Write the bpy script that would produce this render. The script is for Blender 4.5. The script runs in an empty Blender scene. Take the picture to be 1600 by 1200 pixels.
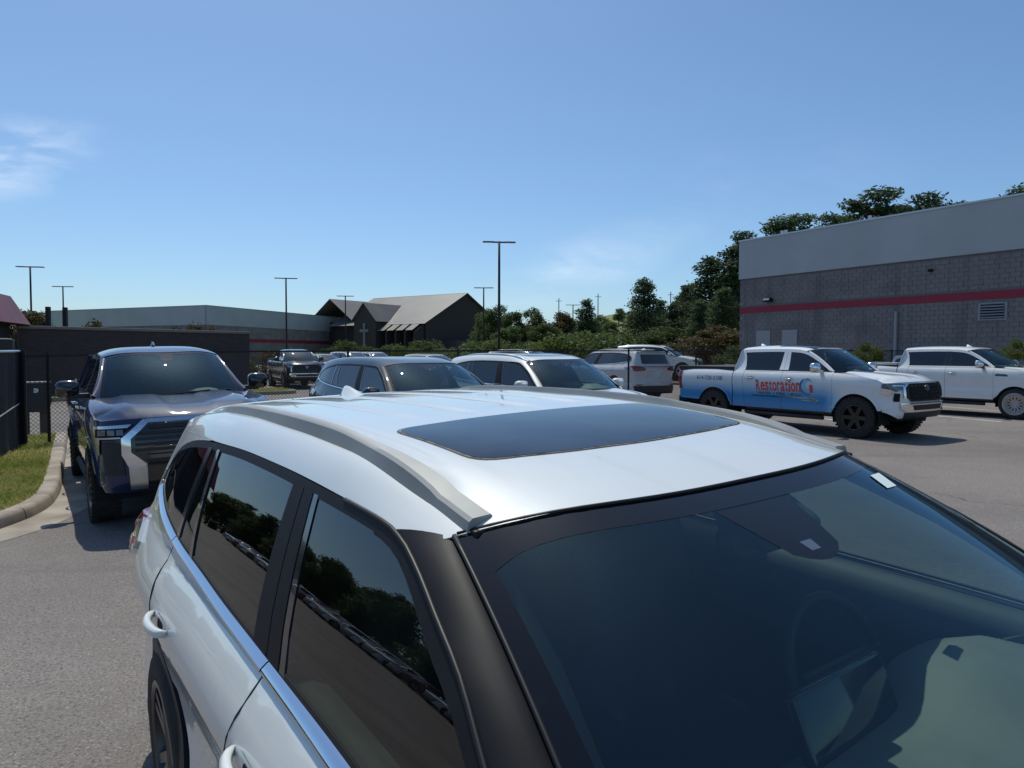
import bpy, bmesh, math, random
import numpy as np
from mathutils import Vector, Matrix

R = math.radians
random.seed(7)
sc = bpy.context.scene
COL = sc.collection

# ------------------------------------------------------------------ camera
cam_d = bpy.data.cameras.new('camera')
cam_d.sensor_fit = 'HORIZONTAL'; cam_d.sensor_width = 36.0
cam_d.lens = 36.0 * 1130.0 / 1600.0
cam_d.clip_start = 0.05; cam_d.clip_end = 4000.0
cam = bpy.data.objects.new('camera', cam_d); COL.objects.link(cam)
cam.matrix_world = Matrix.Translation((0, 0, 1.865)) @ Matrix.Rotation(R(90 - 2.4), 4, 'X') @ Matrix.Rotation(R(0.17), 4, 'Z')
sc.camera = cam

# ------------------------------------------------------------------ sky, sun, exposure
SUN_AZ = R(-21.0)      # measured from +Y, negative = to the left of the view
SUN_EL = R(61.0)
world = bpy.data.worlds.new('World'); sc.world = world; world.use_nodes = True
wt = world.node_tree; wt.nodes.clear()
def wn(t, **k):
    n = wt.nodes.new(t)
    for a, b in k.items(): setattr(n, a, b)
    return n
w_out = wn('ShaderNodeOutputWorld'); w_bg = wn('ShaderNodeBackground'); w_bg.inputs['Strength'].default_value = 0.127
w_sky = wn('ShaderNodeTexSky'); w_sky.sky_type = 'NISHITA'; w_sky.sun_disc = False
w_sky.sun_elevation = SUN_EL; w_sky.sun_rotation = SUN_AZ
w_sky.altitude = 1000.0; w_sky.air_density = 1.0; w_sky.dust_density = 2.0; w_sky.ozone_density = 9.0
# thin cirrus. In front of the camera two faint wisps (as seen), behind it a scatter of the same
w_tc = wn('ShaderNodeTexCoord'); w_sep = wn('ShaderNodeSeparateXYZ')
wt.links.new(w_tc.outputs['Generated'], w_sep.inputs[0])
def wm(op, a, b=None):
    n = wn('ShaderNodeMath', operation=op)
    for i, q in enumerate((a, b)):
        if q is None: continue
        if isinstance(q, (int, float)): n.inputs[i].default_value = q
        else: wt.links.new(q, n.inputs[i])
    return n.outputs[0]
w_y = wm('MAXIMUM', w_sep.outputs['Y'], .05)
w_az = wm('DIVIDE', w_sep.outputs['X'], w_y); w_el = wm('DIVIDE', w_sep.outputs['Z'], w_y)
w_cmb = wn('ShaderNodeCombineXYZ'); wt.links.new(w_az, w_cmb.inputs[0]); wt.links.new(w_el, w_cmb.inputs[1])
def w_rng(src, a, b, t0=0.0, t1=1.0):
    m = wn('ShaderNodeMapRange'); m.interpolation_type = 'SMOOTHSTEP'
    for k_, v_ in (('From Min', a), ('From Max', b), ('To Min', t0), ('To Max', t1)): m.inputs[k_].default_value = v_
    wt.links.new(src, m.inputs['Value']); return m.outputs[0]
def w_blob(az, el, rot, rx, ry):
    m = wn('ShaderNodeMapping'); m.vector_type = 'TEXTURE'
    m.inputs['Location'].default_value = (az, el, 0); m.inputs['Rotation'].default_value = (0, 0, rot); m.inputs['Scale'].default_value = (rx, ry, 1)
    wt.links.new(w_cmb.outputs[0], m.inputs['Vector'])
    l_ = wn('ShaderNodeVectorMath', operation='LENGTH'); wt.links.new(m.outputs[0], l_.inputs[0])
    return w_rng(l_.outputs['Value'], 1.0, 0.0)
def w_noise(rot, sx, sy, w, lo, hi, dist=.6):
    m = wn('ShaderNodeMapping'); m.vector_type = 'POINT'; m.inputs['Rotation'].default_value = (0, 0, rot); m.inputs['Scale'].default_value = (sx, sy, 1)
    wt.links.new(w_cmb.outputs[0], m.inputs['Vector'])
    n = wn('ShaderNodeTexNoise'); n.noise_dimensions = '4D'; n.inputs['W'].default_value = w; n.inputs['Scale'].default_value = 1.0; n.inputs['Detail'].default_value = 5; n.inputs['Roughness'].default_value = .55; n.inputs['Distortion'].default_value = dist
    wt.links.new(m.outputs[0], n.inputs['Vector']); return w_rng(n.outputs['Fac'], lo, hi)
w_c1 = wm('MULTIPLY', w_blob(-.70, .262, R(8), .18, .072), w_noise(R(-8), 9, 30, 2.2, .36, .66))
w_c2 = wm('MULTIPLY', w_blob(.085, .112, R(22), .21, .062), w_noise(R(-22), 7, 20, 5.1, .25, .80))
w_c3 = wm('MULTIPLY', w_blob(.30, .215, R(12), .30, .10), w_noise(R(-12), 5, 14, 7.7, .38, .95))
w_front = wm('ADD', wm('MULTIPLY', w_c1, .62), wm('ADD', wm('MULTIPLY', w_c2, .50), wm('MULTIPLY', w_c3, .28)))
w_map = wn('ShaderNodeMapping'); w_map.inputs['Scale'].default_value = (1.0, 1.0, 3.0)
wt.links.new(w_tc.outputs['Generated'], w_map.inputs['Vector'])
w_n1 = wn('ShaderNodeTexNoise'); w_n1.inputs['Scale'].default_value = 3.4; w_n1.inputs['Detail'].default_value = 4; w_n1.inputs['Distortion'].default_value = .9; wt.links.new(w_map.outputs[0], w_n1.inputs['Vector'])
w_back = wm('MULTIPLY', w_rng(w_n1.outputs['Fac'], .56, .85, 0, .5), w_rng(w_sep.outputs['Y'], .15, -.25))
w_mulo = wm('MULTIPLY', wm('ADD', w_front, w_back), w_rng(w_sep.outputs['Z'], .0, .06))
w_mix = wn('ShaderNodeMix'); w_mix.data_type = 'RGBA'
w_mix.inputs['B'].default_value = (6.6, 7.5, 8.6, 1)
w_tint = wn('ShaderNodeMix'); w_tint.data_type = 'RGBA'; w_tint.blend_type = 'MULTIPLY'; w_tint.inputs['Factor'].default_value = 1.0; w_tint.inputs['B'].default_value = (.94, .985, .915, 1)
wt.links.new(w_sky.outputs[0], w_tint.inputs['A'])
wt.links.new(w_mulo, w_mix.inputs['Factor']); wt.links.new(w_tint.outputs['Result'], w_mix.inputs['A'])
wt.links.new(w_mix.outputs['Result'], w_bg.inputs['Color']); wt.links.new(w_bg.outputs[0], w_out.inputs[0])

sun_d = bpy.data.lights.new('sun', 'SUN'); sun_d.energy = 3.0; sun_d.angle = R(0.53); sun_d.color = (1.0, 0.975, 0.85)
sun = bpy.data.objects.new('sun', sun_d); COL.objects.link(sun)
sdir = Vector((math.sin(SUN_AZ) * math.cos(SUN_EL), math.cos(SUN_AZ) * math.cos(SUN_EL), math.sin(SUN_EL)))
sun.rotation_euler = sdir.to_track_quat('Z', 'Y').to_euler(); sun.location = sdir * 60
vs = sc.view_settings; vs.view_transform = 'Standard'; vs.look = 'None'; vs.gamma = 1.0; vs.use_curve_mapping = False
vs.exposure = 0.05
sc.cycles.max_bounces = 7; sc.cycles.transparent_max_bounces = 12; sc.cycles.caustics_reflective = False; sc.cycles.caustics_refractive = False
sc.cycles.glossy_bounces = 4

# ------------------------------------------------------------------ materials
MATS = {}
def pr(name, color, rough=0.5, metal=0.0, coat=0.0, spec=0.5, coat_rough=0.03):
    m = bpy.data.materials.new(name); m.use_nodes = True
    b = m.node_tree.nodes['Principled BSDF']
    b.inputs['Base Color'].default_value = (*color, 1); b.inputs['Roughness'].default_value = rough; b.inputs['Metallic'].default_value = metal
    b.inputs['Coat Weight'].default_value = coat; b.inputs['Coat Roughness'].default_value = coat_rough; b.inputs['Specular IOR Level'].default_value = spec
    MATS[name] = m
    return m
def nodes(m): return m.node_tree.nodes, m.node_tree.links, m.node_tree.nodes['Principled BSDF']
def noisy(m, c1, c2, scale=5, detail=6, rough=None, bump=0.0, bscale=None, lo=.35, hi=.65, coord='Object', stretch=None, bdist=.02):
    """colour between c1 and c2 by noise, optional roughness range and bump"""
    N, L, b = nodes(m)
    tc = N.new('ShaderNodeTexCoord'); src = tc.outputs[coord]
    if stretch:
        mp = N.new('ShaderNodeMapping'); mp.inputs['Scale'].default_value = stretch; L.new(src, mp.inputs['Vector']); src = mp.outputs[0]
    n = N.new('ShaderNodeTexNoise'); n.inputs['Scale'].default_value = scale; n.inputs['Detail'].default_value = detail
    L.new(src, n.inputs['Vector'])
    mr = N.new('ShaderNodeMapRange'); mr.inputs['From Min'].default_value = lo; mr.inputs['From Max'].default_value = hi
    L.new(n.outputs['Fac'], mr.inputs['Value'])
    mx = N.new('ShaderNodeMix'); mx.data_type = 'RGBA'; mx.inputs['A'].default_value = (*c1, 1); mx.inputs['B'].default_value = (*c2, 1)
    L.new(mr.outputs[0], mx.inputs['Factor']); L.new(mx.outputs['Result'], b.inputs['Base Color'])
    if rough:
        m2 = N.new('ShaderNodeMapRange'); m2.inputs['To Min'].default_value = rough[0]; m2.inputs['To Max'].default_value = rough[1]
        L.new(n.outputs['Fac'], m2.inputs['Value']); L.new(m2.outputs[0], b.inputs['Roughness'])
    if bump:
        n2 = N.new('ShaderNodeTexNoise'); n2.inputs['Scale'].default_value = bscale or scale * 6; n2.inputs['Detail'].default_value = 3
        L.new(src, n2.inputs['Vector'])
        bp = N.new('ShaderNodeBump'); bp.inputs['Strength'].default_value = bump; bp.inputs['Distance'].default_value = bdist
        L.new(n2.outputs['Fac'], bp.inputs['Height']); L.new(bp.outputs[0], b.inputs['Normal'])
    return mx

def paint(name, color, metal=0.0, rough=0.38, dirt=0.06):
    m = pr(name, color, rough, metal, 1.0, 0.5 if max(color) > .3 else .12, 0.035)
    d = tuple(c * (1 - dirt) + 0.3 * dirt * 0.6 for c in color)
    noisy(m, color, d, scale=2.3, detail=8, lo=.45, hi=.75)
    N, L, b = nodes(m)
    # dust film: the clear coat loses gloss in patches
    tc = N.new('ShaderNodeTexCoord'); n = N.new('ShaderNodeTexNoise'); n.inputs['Scale'].default_value = 9; n.inputs['Detail'].default_value = 8
    L.new(tc.outputs['Object'], n.inputs['Vector'])
    mr = N.new('ShaderNodeMapRange'); mr.inputs['From Min'].default_value = .3; mr.inputs['From Max'].default_value = .8; mr.inputs['To Min'].default_value = .02; mr.inputs['To Max'].default_value = .09
    L.new(n.outputs['Fac'], mr.inputs['Value']); L.new(mr.outputs[0], b.inputs['Coat Roughness'])
    return m

def glass(name, tint, dust=0.0, dust_col=(.5, .55, .6), rough=0.0, f0=.085, coat=(1, 1, 1)):
    """thin pane: tinted straight-through light plus a mirror layer by Fresnel; dust adds pale specks"""
    m = bpy.data.materials.new(name); m.use_nodes = True; N = m.node_tree.nodes; L = m.node_tree.links; N.clear()
    out = N.new('ShaderNodeOutputMaterial'); tr = N.new('ShaderNodeBsdfTransparent'); tr.inputs[0].default_value = (*tint, 1)
    gl = N.new('ShaderNodeBsdfGlossy'); gl.inputs['Roughness'].default_value = rough; gl.inputs['Color'].default_value = (*coat, 1)
    fr = N.new('ShaderNodeFresnel'); fr.inputs['IOR'].default_value = 1.62
    # a pane has two faces: the sheet is seen from inside too, so use the geometry normal facing the ray
    geo = N.new('ShaderNodeNewGeometry'); vm = N.new('ShaderNodeVectorMath'); vm.operation = 'DOT_PRODUCT'
    L.new(geo.outputs['Normal'], vm.inputs[0]); L.new(geo.outputs['Incoming'], vm.inputs[1])
    ab = N.new('ShaderNodeMath'); ab.operation = 'ABSOLUTE'; L.new(vm.outputs['Value'], ab.inputs[0])
    om = N.new('ShaderNodeMath'); om.operation = 'SUBTRACT'; om.inputs[0].default_value = 1.0; L.new(ab.outputs[0], om.inputs[1])
    pw = N.new('ShaderNodeMath'); pw.operation = 'POWER'; pw.inputs[1].default_value = 5.0; L.new(om.outputs[0], pw.inputs[0])
    ma = N.new('ShaderNodeMath'); ma.operation = 'MULTIPLY_ADD'; ma.inputs[1].default_value = 0.90; ma.inputs[2].default_value = f0; L.new(pw.outputs[0], ma.inputs[0])
    mx = N.new('ShaderNodeMixShader'); L.new(ma.outputs[0], mx.inputs[0]); L.new(tr.outputs[0], mx.inputs[1]); L.new(gl.outputs[0], mx.inputs[2])
    last = mx.outputs[0]
    if dust:
        df = N.new('ShaderNodeBsdfDiffuse'); df.inputs[0].default_value = (*dust_col, 1)
        tc = N.new('ShaderNodeTexCoord'); n = N.new('ShaderNodeTexNoise'); n.inputs['Scale'].default_value = 2.2; n.inputs['Detail'].default_value = 9; n.inputs['Roughness'].default_value = .65
        L.new(tc.outputs['Object'], n.inputs['Vector'])
        mr = N.new('ShaderNodeMapRange'); mr.inputs['From Min'].default_value = .3; mr.inputs['From Max'].default_value = .8; mr.inputs['To Min'].default_value = dust * .4; mr.inputs['To Max'].default_value = dust
        L.new(n.outputs['Fac'], mr.inputs['Value'])
        vo = N.new('ShaderNodeTexVoronoi'); vo.inputs['Scale'].default_value = 24; L.new(tc.outputs['Object'], vo.inputs['Vector'])
        lt = N.new('ShaderNodeMapRange'); lt.inputs['From Min'].default_value = .05; lt.inputs['From Max'].default_value = .035; lt.inputs['To Min'].default_value = 0; lt.inputs['To Max'].default_value = .6
        L.new(vo.outputs['Distance'], lt.inputs['Value'])
        n3 = N.new('ShaderNodeTexNoise'); n3.inputs['Scale'].default_value = 7; L.new(tc.outputs['Object'], n3.inputs['Vector'])
        g3 = N.new('ShaderNodeMapRange'); g3.inputs['From Min'].default_value = .56; g3.inputs['From Max'].default_value = .60; L.new(n3.outputs['Fac'], g3.inputs['Value'])
        m3 = N.new('ShaderNodeMath'); m3.operation = 'MULTIPLY'; L.new(lt.outputs[0], m3.inputs[0]); L.new(g3.outputs[0], m3.inputs[1])
        ad = N.new('ShaderNodeMath'); ad.operation = 'ADD'; L.new(mr.outputs[0], ad.inputs[0]); L.new(m3.outputs[0], ad.inputs[1])
        m2 = N.new('ShaderNodeMixShader'); L.new(ad.outputs[0], m2.inputs[0]); L.new(last, m2.inputs[1]); L.new(df.outputs[0], m2.inputs[2]); last = m2.outputs[0]
    L.new(last, out.inputs[0]); MATS[name] = m
    return m

M_pearl = paint('pearl white paint', (.765, .785, .765))
def _specks(m):
    N, L, b = nodes(m); src = b.inputs['Base Color'].links[0].from_socket
    tc = N.new('ShaderNodeTexCoord'); vo = N.new('ShaderNodeTexVoronoi'); vo.inputs['Scale'].default_value = 9; L.new(tc.outputs['Object'], vo.inputs['Vector'])
    a = N.new('ShaderNodeMapRange'); a.inputs['From Min'].default_value = .07; a.inputs['From Max'].default_value = .03; a.inputs['To Min'].default_value = 0; a.inputs['To Max'].default_value = .55; L.new(vo.outputs['Distance'], a.inputs['Value'])
    n = N.new('ShaderNodeTexNoise'); n.inputs['Scale'].default_value = 5; L.new(tc.outputs['Object'], n.inputs['Vector'])
    c = N.new('ShaderNodeMapRange'); c.inputs['From Min'].default_value = .58; c.inputs['From Max'].default_value = .64; L.new(n.outputs['Fac'], c.inputs['Value'])
    d = N.new('ShaderNodeMath'); d.operation = 'MULTIPLY'; L.new(a.outputs[0], d.inputs[0]); L.new(c.outputs[0], d.inputs[1])
    # dried water streaks
    mp = N.new('ShaderNodeMapping'); mp.inputs['Scale'].default_value = (1.2, 14, 6); L.new(tc.outputs['Object'], mp.inputs['Vector'])
    n2 = N.new('ShaderNodeTexNoise'); n2.inputs['Scale'].default_value = 1.0; n2.inputs['Detail'].default_value = 8; L.new(mp.outputs[0], n2.inputs['Vector'])
    e = N.new('ShaderNodeMapRange'); e.inputs['From Min'].default_value = .55; e.inputs['From Max'].default_value = .8; e.inputs['To Max'].default_value = .16; L.new(n2.outputs['Fac'], e.inputs['Value'])
    f = N.new('ShaderNodeMath'); f.operation = 'MAXIMUM'; L.new(d.outputs[0], f.inputs[0]); L.new(e.outputs[0], f.inputs[1])
    mx = N.new('ShaderNodeMix'); mx.data_type = 'RGBA'; mx.inputs['B'].default_value = (.33, .30, .26, 1); L.new(src, mx.inputs['A']); L.new(f.outputs[0], mx.inputs['Factor']); L.new(mx.outputs['Result'], b.inputs['Base Color'])
_specks(M_pearl)
M_white = paint('white paint', (.765, .78, .765))
M_gmc = paint('bright white paint', (.78, .79, .78))
M_blue = paint('midnight blue paint', (.012, .026, .085), .0, .5, .02)
M_slate = paint('slate grey metallic paint', (.014, .021, .031), .0, .5, .02)
M_black = paint('black paint', (.012, .012, .014), .2, .3, .05)
M_silver = paint('warm silver paint', (.68, .68, .68), .0, .3, .05)
M_redcar = paint('dark red paint', (.16, .018, .02), .3, .3, .05)
M_gloss = pr('piano black trim', (.016, .014, .018), .16, 0, .8)
M_pillar = pr('satin black pillar', (.012, .011, .014), .5, 0, .0, .18, .3); noisy(M_pillar, (.010, .010, .013), (.016, .016, .02), 6, 8, (.46, .6))
M_plastic = pr('black plastic', (.018, .018, .02), .55); noisy(M_plastic, (.015, .015, .017), (.028, .028, .03), 7, 5, (.45, .7))
M_rubber = pr('tyre rubber', (.02, .02, .021), .8); noisy(M_rubber, (.016, .016, .017), (.035, .033, .03), 12, 6, (.7, .95), .3, 60)
M_chrome = pr('chrome', (.78, .79, .82), .09, 1.0)
M_satin = pr('satin silver trim', (.60, .60, .60), .32, 1.0); noisy(M_satin, (.62, .62, .61), (.5, .5, .49), 5, 6, (.26, .42))
M_rail = pr('roof rail silver', (.36, .36, .355), .45, .25); noisy(M_rail, (.38, .38, .37), (.31, .31, .30), 4, 7, (.40, .55))
M_blackrim = pr('black wheel paint', (.02, .02, .021), .3, .4, .5)
M_alloy = pr('machined alloy', (.42, .42, .44), .3, 1.0)
M_darkalloy = pr('dark grey alloy', (.10, .10, .105), .35, .8)
M_dark = pr('dark cavity', (.008, .008, .009), .9)
M_seal = pr('rubber seal', (.006, .006, .007), .5)
M_frit = pr('black glass border', (.006, .007, .010), .03, 0, 0.0)
M_sunroof = pr('sunroof glass', (.012, .015, .024), .05, 0, 0.0, .22); noisy(M_sunroof, (.010, .013, .022), (.028, .031, .040), 5, 9, None)
M_rim_dust = pr('dusty seal', (.16, .15, .135), .8); noisy(M_rim_dust, (.05, .05, .05), (.32, .30, .26), 30, 6)
M_wind = glass('windshield glass', (.66, .80, .755), .008, (.25, .38, .5), f0=.075, coat=(.62, .88, 1.0))
M_side = glass('front door glass', (.30, .38, .35), .006, (.4, .45, .45))
M_priv = glass('privacy glass', (.045, .05, .05), .005, (.4, .4, .42))
M_fglass = pr('dark car glass', (.010, .014, .020), .03, 0, 1.0, .6)
M_lamp = pr('headlamp glass', (.10, .12, .15), .06, .2, 1.0)
M_lampw = pr('lamp reflector', (.75, .76, .78), .15, .8, 1.0)
M_red = pr('red tail lamp', (.22, .012, .016), .08, 0, 1.0)
M_lampclear = pr('clear tail lens', (.40, .42, .46), .08, .3, 1.0)
M_dash = pr('dashboard vinyl', (.135, .145, .14), .62); noisy(M_dash, (.125, .135, .13), (.155, .165, .16), 8, 6, (.55, .75), .08, 220, bdist=.002)
M_dashb = pr('dashboard dark trim', (.03, .032, .036), .45)
M_cloth = pr('headliner cloth', (.20, .20, .19), .9)
M_leather = pr('black leather', (.03, .031, .034), .5); noisy(M_leather, (.026, .027, .03), (.04, .041, .044), 9, 5, (.4, .6))
M_screen = pr('screen glass', (.006, .008, .012), .08, 0, .6)
M_stick = pr('sticker white', (.72, .80, .82), .5)

# ------------------------------------------------------------------ mesh helpers
def tag(o, label=None, cat=None, group=None, kind=None):
    if label: o['label'] = label
    if cat: o['category'] = cat
    if group: o['group'] = group
    if kind: o['kind'] = kind
    return o
def empty(name, loc=(0, 0, 0), rot=(0, 0, 0)):
    o = bpy.data.objects.new(name, None); COL.objects.link(o); o.location = loc; o.rotation_euler = rot; o.empty_display_size = .3
    return o
def mesh_obj(name, me, parent=None):
    o = bpy.data.objects.new(name, me); COL.objects.link(o)
    if parent: o.parent = parent
    return o
def pyobj(name, v, f, mat, parent=None, smooth=False, normals=None, mats=None, fmat=None):
    me = bpy.data.meshes.new(name); me.from_pydata([tuple(p) for p in v], [], f)
    for m in (mats or [mat]): me.materials.append(m)
    if fmat is not None: me.polygons.foreach_set('material_index', fmat)
    if smooth: me.polygons.foreach_set('use_smooth', [True] * len(f))
    me.update()
    if normals is not None: me.normals_split_custom_set_from_vertices([tuple(n) for n in normals])
    return mesh_obj(name, me, parent)

class MB:
    """collects simple solids into one mesh"""
    def __init__(s): s.v = []; s.f = []
    def add(s, v, f):
        k = len(s.v); s.v += [tuple(p) for p in v]; s.f += [tuple(i + k for i in q) for q in f]; return s
    def box(s, lo, hi, mtx=None):
        x0, y0, z0 = lo; x1, y1, z1 = hi
        v = [Vector(p) for p in ((x0, y0, z0), (x1, y0, z0), (x1, y1, z0), (x0, y1, z0), (x0, y0, z1), (x1, y0, z1), (x1, y1, z1), (x0, y1, z1))]
        if mtx: v = [mtx @ p for p in v]
        return s.add(v, [(0, 3, 2, 1), (4, 5, 6, 7), (0, 1, 5, 4), (1, 2, 6, 5), (2, 3, 7, 6), (3, 0, 4, 7)])
    def tube(s, pts, r, n=8, cap=True):
        pts = [Vector(p) for p in pts]; rs = r if isinstance(r, (list, tuple)) else [r] * len(pts)
        rings = []; up = None
        for i, p in enumerate(pts):
            t = (pts[min(i + 1, len(pts) - 1)] - pts[max(i - 1, 0)]).normalized()
            if up is None:
                up = Vector((0, 0, 1)) if abs(t.z) < .9 else Vector((1, 0, 0))
            a = t.cross(up).normalized(); up = a.cross(t).normalized()
            rings.append([p + (a * math.cos(2 * math.pi * k / n) + up * math.sin(2 * math.pi * k / n)) * rs[i] for k in range(n)])
        v = [q for rg in rings for q in rg]; f = []
        for i in range(len(pts) - 1):
            for k in range(n):
                f.append((i * n + k, i * n + (k + 1) % n, (i + 1) * n + (k + 1) % n, (i + 1) * n + k))
        if cap: f += [tuple(range(n))[::-1], tuple((len(pts) - 1) * n + k for k in range(n))]
        return s.add(v, f)
    def lathe(s, prof, n=32, axis='y', cen=(0, 0, 0)):
        """prof: list of (radius, along)"""
        v = []; f = []
        for r, a in prof:
            for k in range(n):
                c, d = math.cos(2 * math.pi * k / n) * r, math.sin(2 * math.pi * k / n) * r
                p = (c, a, d) if axis == 'y' else ((c, d, a) if axis == 'z' else (a, c, d))
                v.append((p[0] + cen[0], p[1] + cen[1], p[2] + cen[2]))
        for i in range(len(prof) - 1):
            for k in range(n):
                f.append((i * n + k, i * n + (k + 1) % n, (i + 1) * n + (k + 1) % n, (i + 1) * n + k))
        return s.add(v, f)
    def prism(s, poly, z0, z1, mtx=None):
        n = len(poly); v = [Vector((p[0], p[1], z0)) for p in poly] + [Vector((p[0], p[1], z1)) for p in poly]
        if mtx: v = [mtx @ p for p in v]
        return s.add(v, [tuple(range(n))[::-1], tuple(range(n, 2 * n))] + [(i, (i + 1) % n, n + (i + 1) % n, n + i) for i in range(n)])
    def build(s, name, mat, parent=None, smooth=False, bevel=0, seg=2, fix=True):
        o = pyobj(name, s.v, s.f, mat, parent, False)
        if fix or bevel:
            bm = bmesh.new(); bm.from_mesh(o.data)
            bmesh.ops.recalc_face_normals(bm, faces=bm.faces)
            if bevel:
                bmesh.ops.bevel(bm, geom=[e for e in bm.edges], offset=bevel, segments=seg, affect='EDGES', profile=.5, clamp_overlap=True)
            bm.to_mesh(o.data); bm.free()
        if smooth:
            o.data.polygons.foreach_set('use_smooth', [True] * len(o.data.polygons))
            if smooth == 'auto':
                try: o.data.set_sharp_from_angle(angle=R(35))
                except Exception: pass
        return o

def crv(pts):
    """smooth monotone cubic through (x, y) points"""
    p = sorted(pts); X = np.array([a for a, _ in p], float); Y = np.array([b for _, b in p], float)
    h = np.diff(X); d = np.diff(Y) / h; m = np.zeros(len(X))
    for i in range(1, len(X) - 1):
        if d[i - 1] * d[i] > 0:
            w1 = 2 * h[i] + h[i - 1]; w2 = h[i] + 2 * h[i - 1]; m[i] = (w1 + w2) / (w1 / d[i - 1] + w2 / d[i])
    m[0] = d[0]; m[-1] = d[-1]
    X = X.tolist(); Y = Y.tolist(); m = m.tolist(); hh = h.tolist()
    import bisect as bs
    def f(x):
        if x <= X[0]: return Y[0]
        if x >= X[-1]: return Y[-1]
        i = bs.bisect_right(X, x) - 1
        t = (x - X[i]) / hh[i]; t2 = t * t; t3 = t2 * t
        return (2 * t3 - 3 * t2 + 1) * Y[i] + (t3 - 2 * t2 + t) * hh[i] * m[i] + (-2 * t3 + 3 * t2) * Y[i + 1] + (t3 - t2) * hh[i] * m[i + 1]
    return f
def rng(a, b, n): return [a + (b - a) * i / (n - 1) for i in range(n)]
def sstep(a, b, x):
    t = min(1, max(0, (x - a) / (b - a))); return t * t * (3 - 2 * t)
def rounded(poly, r, n=5):
    """round the corners of a 2-D outline"""
    out = []; m = len(poly)
    for i in range(m):
        p0, p, p1 = Vector(poly[i - 1]), Vector(poly[i]), Vector(poly[(i + 1) % m])
        a = (p0 - p); b = (p1 - p); k = min(r, a.length * .45, b.length * .45)
        A = p + a.normalized() * k; B = p + b.normalized() * k
        for j in range(n):
            t = j / (n - 1); out.append(tuple(A * (1 - t) ** 2 + p * 2 * t * (1 - t) + B * t * t))
    return out

def panel(name, outline, surf, mat, parent, off=0.0, thick=0.012, step=(.09, .07), flip=False, rim_mat=None):
    """a sheet cut to a 2-D outline, laid on the curved surface surf(a, b) with its true normals and a rolled-back rim"""
    bm = bmesh.new()
    ol = [outline[i] for i in range(len(outline)) if (Vector(outline[i]) - Vector(outline[i - 1])).length > 1e-5]
    vsx = [bm.verts.new((a, b, 0)) for a, b in ol]
    fc = bm.faces.new(vsx); bmesh.ops.triangulate(bm, faces=[fc])
    for ax in (0, 1):
        lo = min(p[ax] for p in ol); hi = max(p[ax] for p in ol); st = step[ax]
        k = math.ceil(lo / st + 1e-6)
        while k * st < hi - 1e-6:
            co = [0, 0, 0]; no = [0, 0, 0]; co[ax] = k * st; no[ax] = 1
            bmesh.ops.bisect_plane(bm, geom=bm.verts[:] + bm.edges[:] + bm.faces[:], dist=1e-6, plane_co=co, plane_no=no); k += 1
    bmesh.ops.remove_doubles(bm, verts=bm.verts, dist=1e-5)
    bm.verts.index_update(); bm.faces.ensure_lookup_table()
    v = []; nn = []; e = 2e-3
    for w in bm.verts:
        a, b = w.co.x, w.co.y
        pa = Vector(surf(a + e, b)) - Vector(surf(a - e, b)); pb = Vector(surf(a, b + e)) - Vector(surf(a, b - e))
        n = pa.cross(pb)
        n = n.normalized() if n.length > 1e-12 else Vector((0, 0, 1))
        if flip: n = -n
        v.append(Vector(surf(a, b)) + n * off); nn.append(n)
    f = []
    for fa in bm.faces:
        idx = [w.index for w in fa.verts]
        g = (v[idx[1]] - v[idx[0]]).cross(v[idx[2]] - v[idx[0]])
        if g.dot(nn[idx[0]]) < 0: idx.reverse()
        f.append(tuple(idx))
    fm = [0] * len(f)
    if thick:
        k0 = len(v)
        cen = sum((Vector((w.co.x, w.co.y)) for w in bm.verts), Vector((0, 0))) / len(bm.verts)
        for ed in bm.edges:
            if len(ed.link_faces) != 1: continue
            i, j = ed.verts[0].index, ed.verts[1].index
            # orient with the face
            fa = f[ed.link_faces[0].index]; q = fa.index(i)
            if fa[(q + 1) % len(fa)] != j: i, j = j, i
            a, b = v[i], v[j]; a2, b2 = a - nn[i] * thick, b - nn[j] * thick
            wn_ = (b - a).cross(nn[i])
            wn_ = wn_.normalized() if wn_.length > 1e-9 else nn[i]
            v += [a, b, b2, a2]; nn += [wn_] * 4; f.append((k0 + 1, k0, k0 + 3, k0 + 2)); fm.append(1 if rim_mat else 0); k0 += 4
    bm.free()
    return pyobj(name, v, f, mat, parent, True, nn, mats=[mat, rim_mat] if rim_mat else None, fmat=fm if rim_mat else None)

def loft(name, rows, mat, parent, closed=False, caps=False):
    n = len(rows[0]); v = [p for r in rows for p in r]; f = []
    for i in range(len(rows) - 1):
        for k in range(n if closed else n - 1):
            f.append((i * n + k, i * n + (k + 1) % n, (i + 1) * n + (k + 1) % n, (i + 1) * n + k))
    if caps: f += [tuple(range(n)), tuple((len(rows) - 1) * n + k for k in range(n))]
    o = pyobj(name, v, f, mat, parent, True)
    if caps or closed:
        bm = bmesh.new(); bm.from_mesh(o.data); bmesh.ops.recalc_face_normals(bm, faces=bm.faces); bm.to_mesh(o.data); bm.free()
    return o

def copy_tree(o, parent=None):
    c = o.copy(); COL.objects.link(c)
    if parent: c.parent = parent
    for ch in list(o.children): copy_tree(ch, c)
    return c

# lot directions: cars in the row face FWD; LFT runs along the row
HEAD = R(-56.1)
FWD = Vector((math.cos(HEAD), math.sin(HEAD))); LFT = Vector((-math.sin(HEAD), math.cos(HEAD)))
def lot(l, a): return LFT * l + FWD * a
def zg(x, y):
    l = LFT.x * x + LFT.y * y
    if l > 4: return .078 + .005 * (min(l, 60) - 4)
    if l < -3: return -.132
    return .03 * (l - 1.4)
def atu(u, Y): return (u - 800) / 1130 * Y
def top(v, Y): return 1.865 + (552.6 - v) / 1130 * Y
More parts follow.
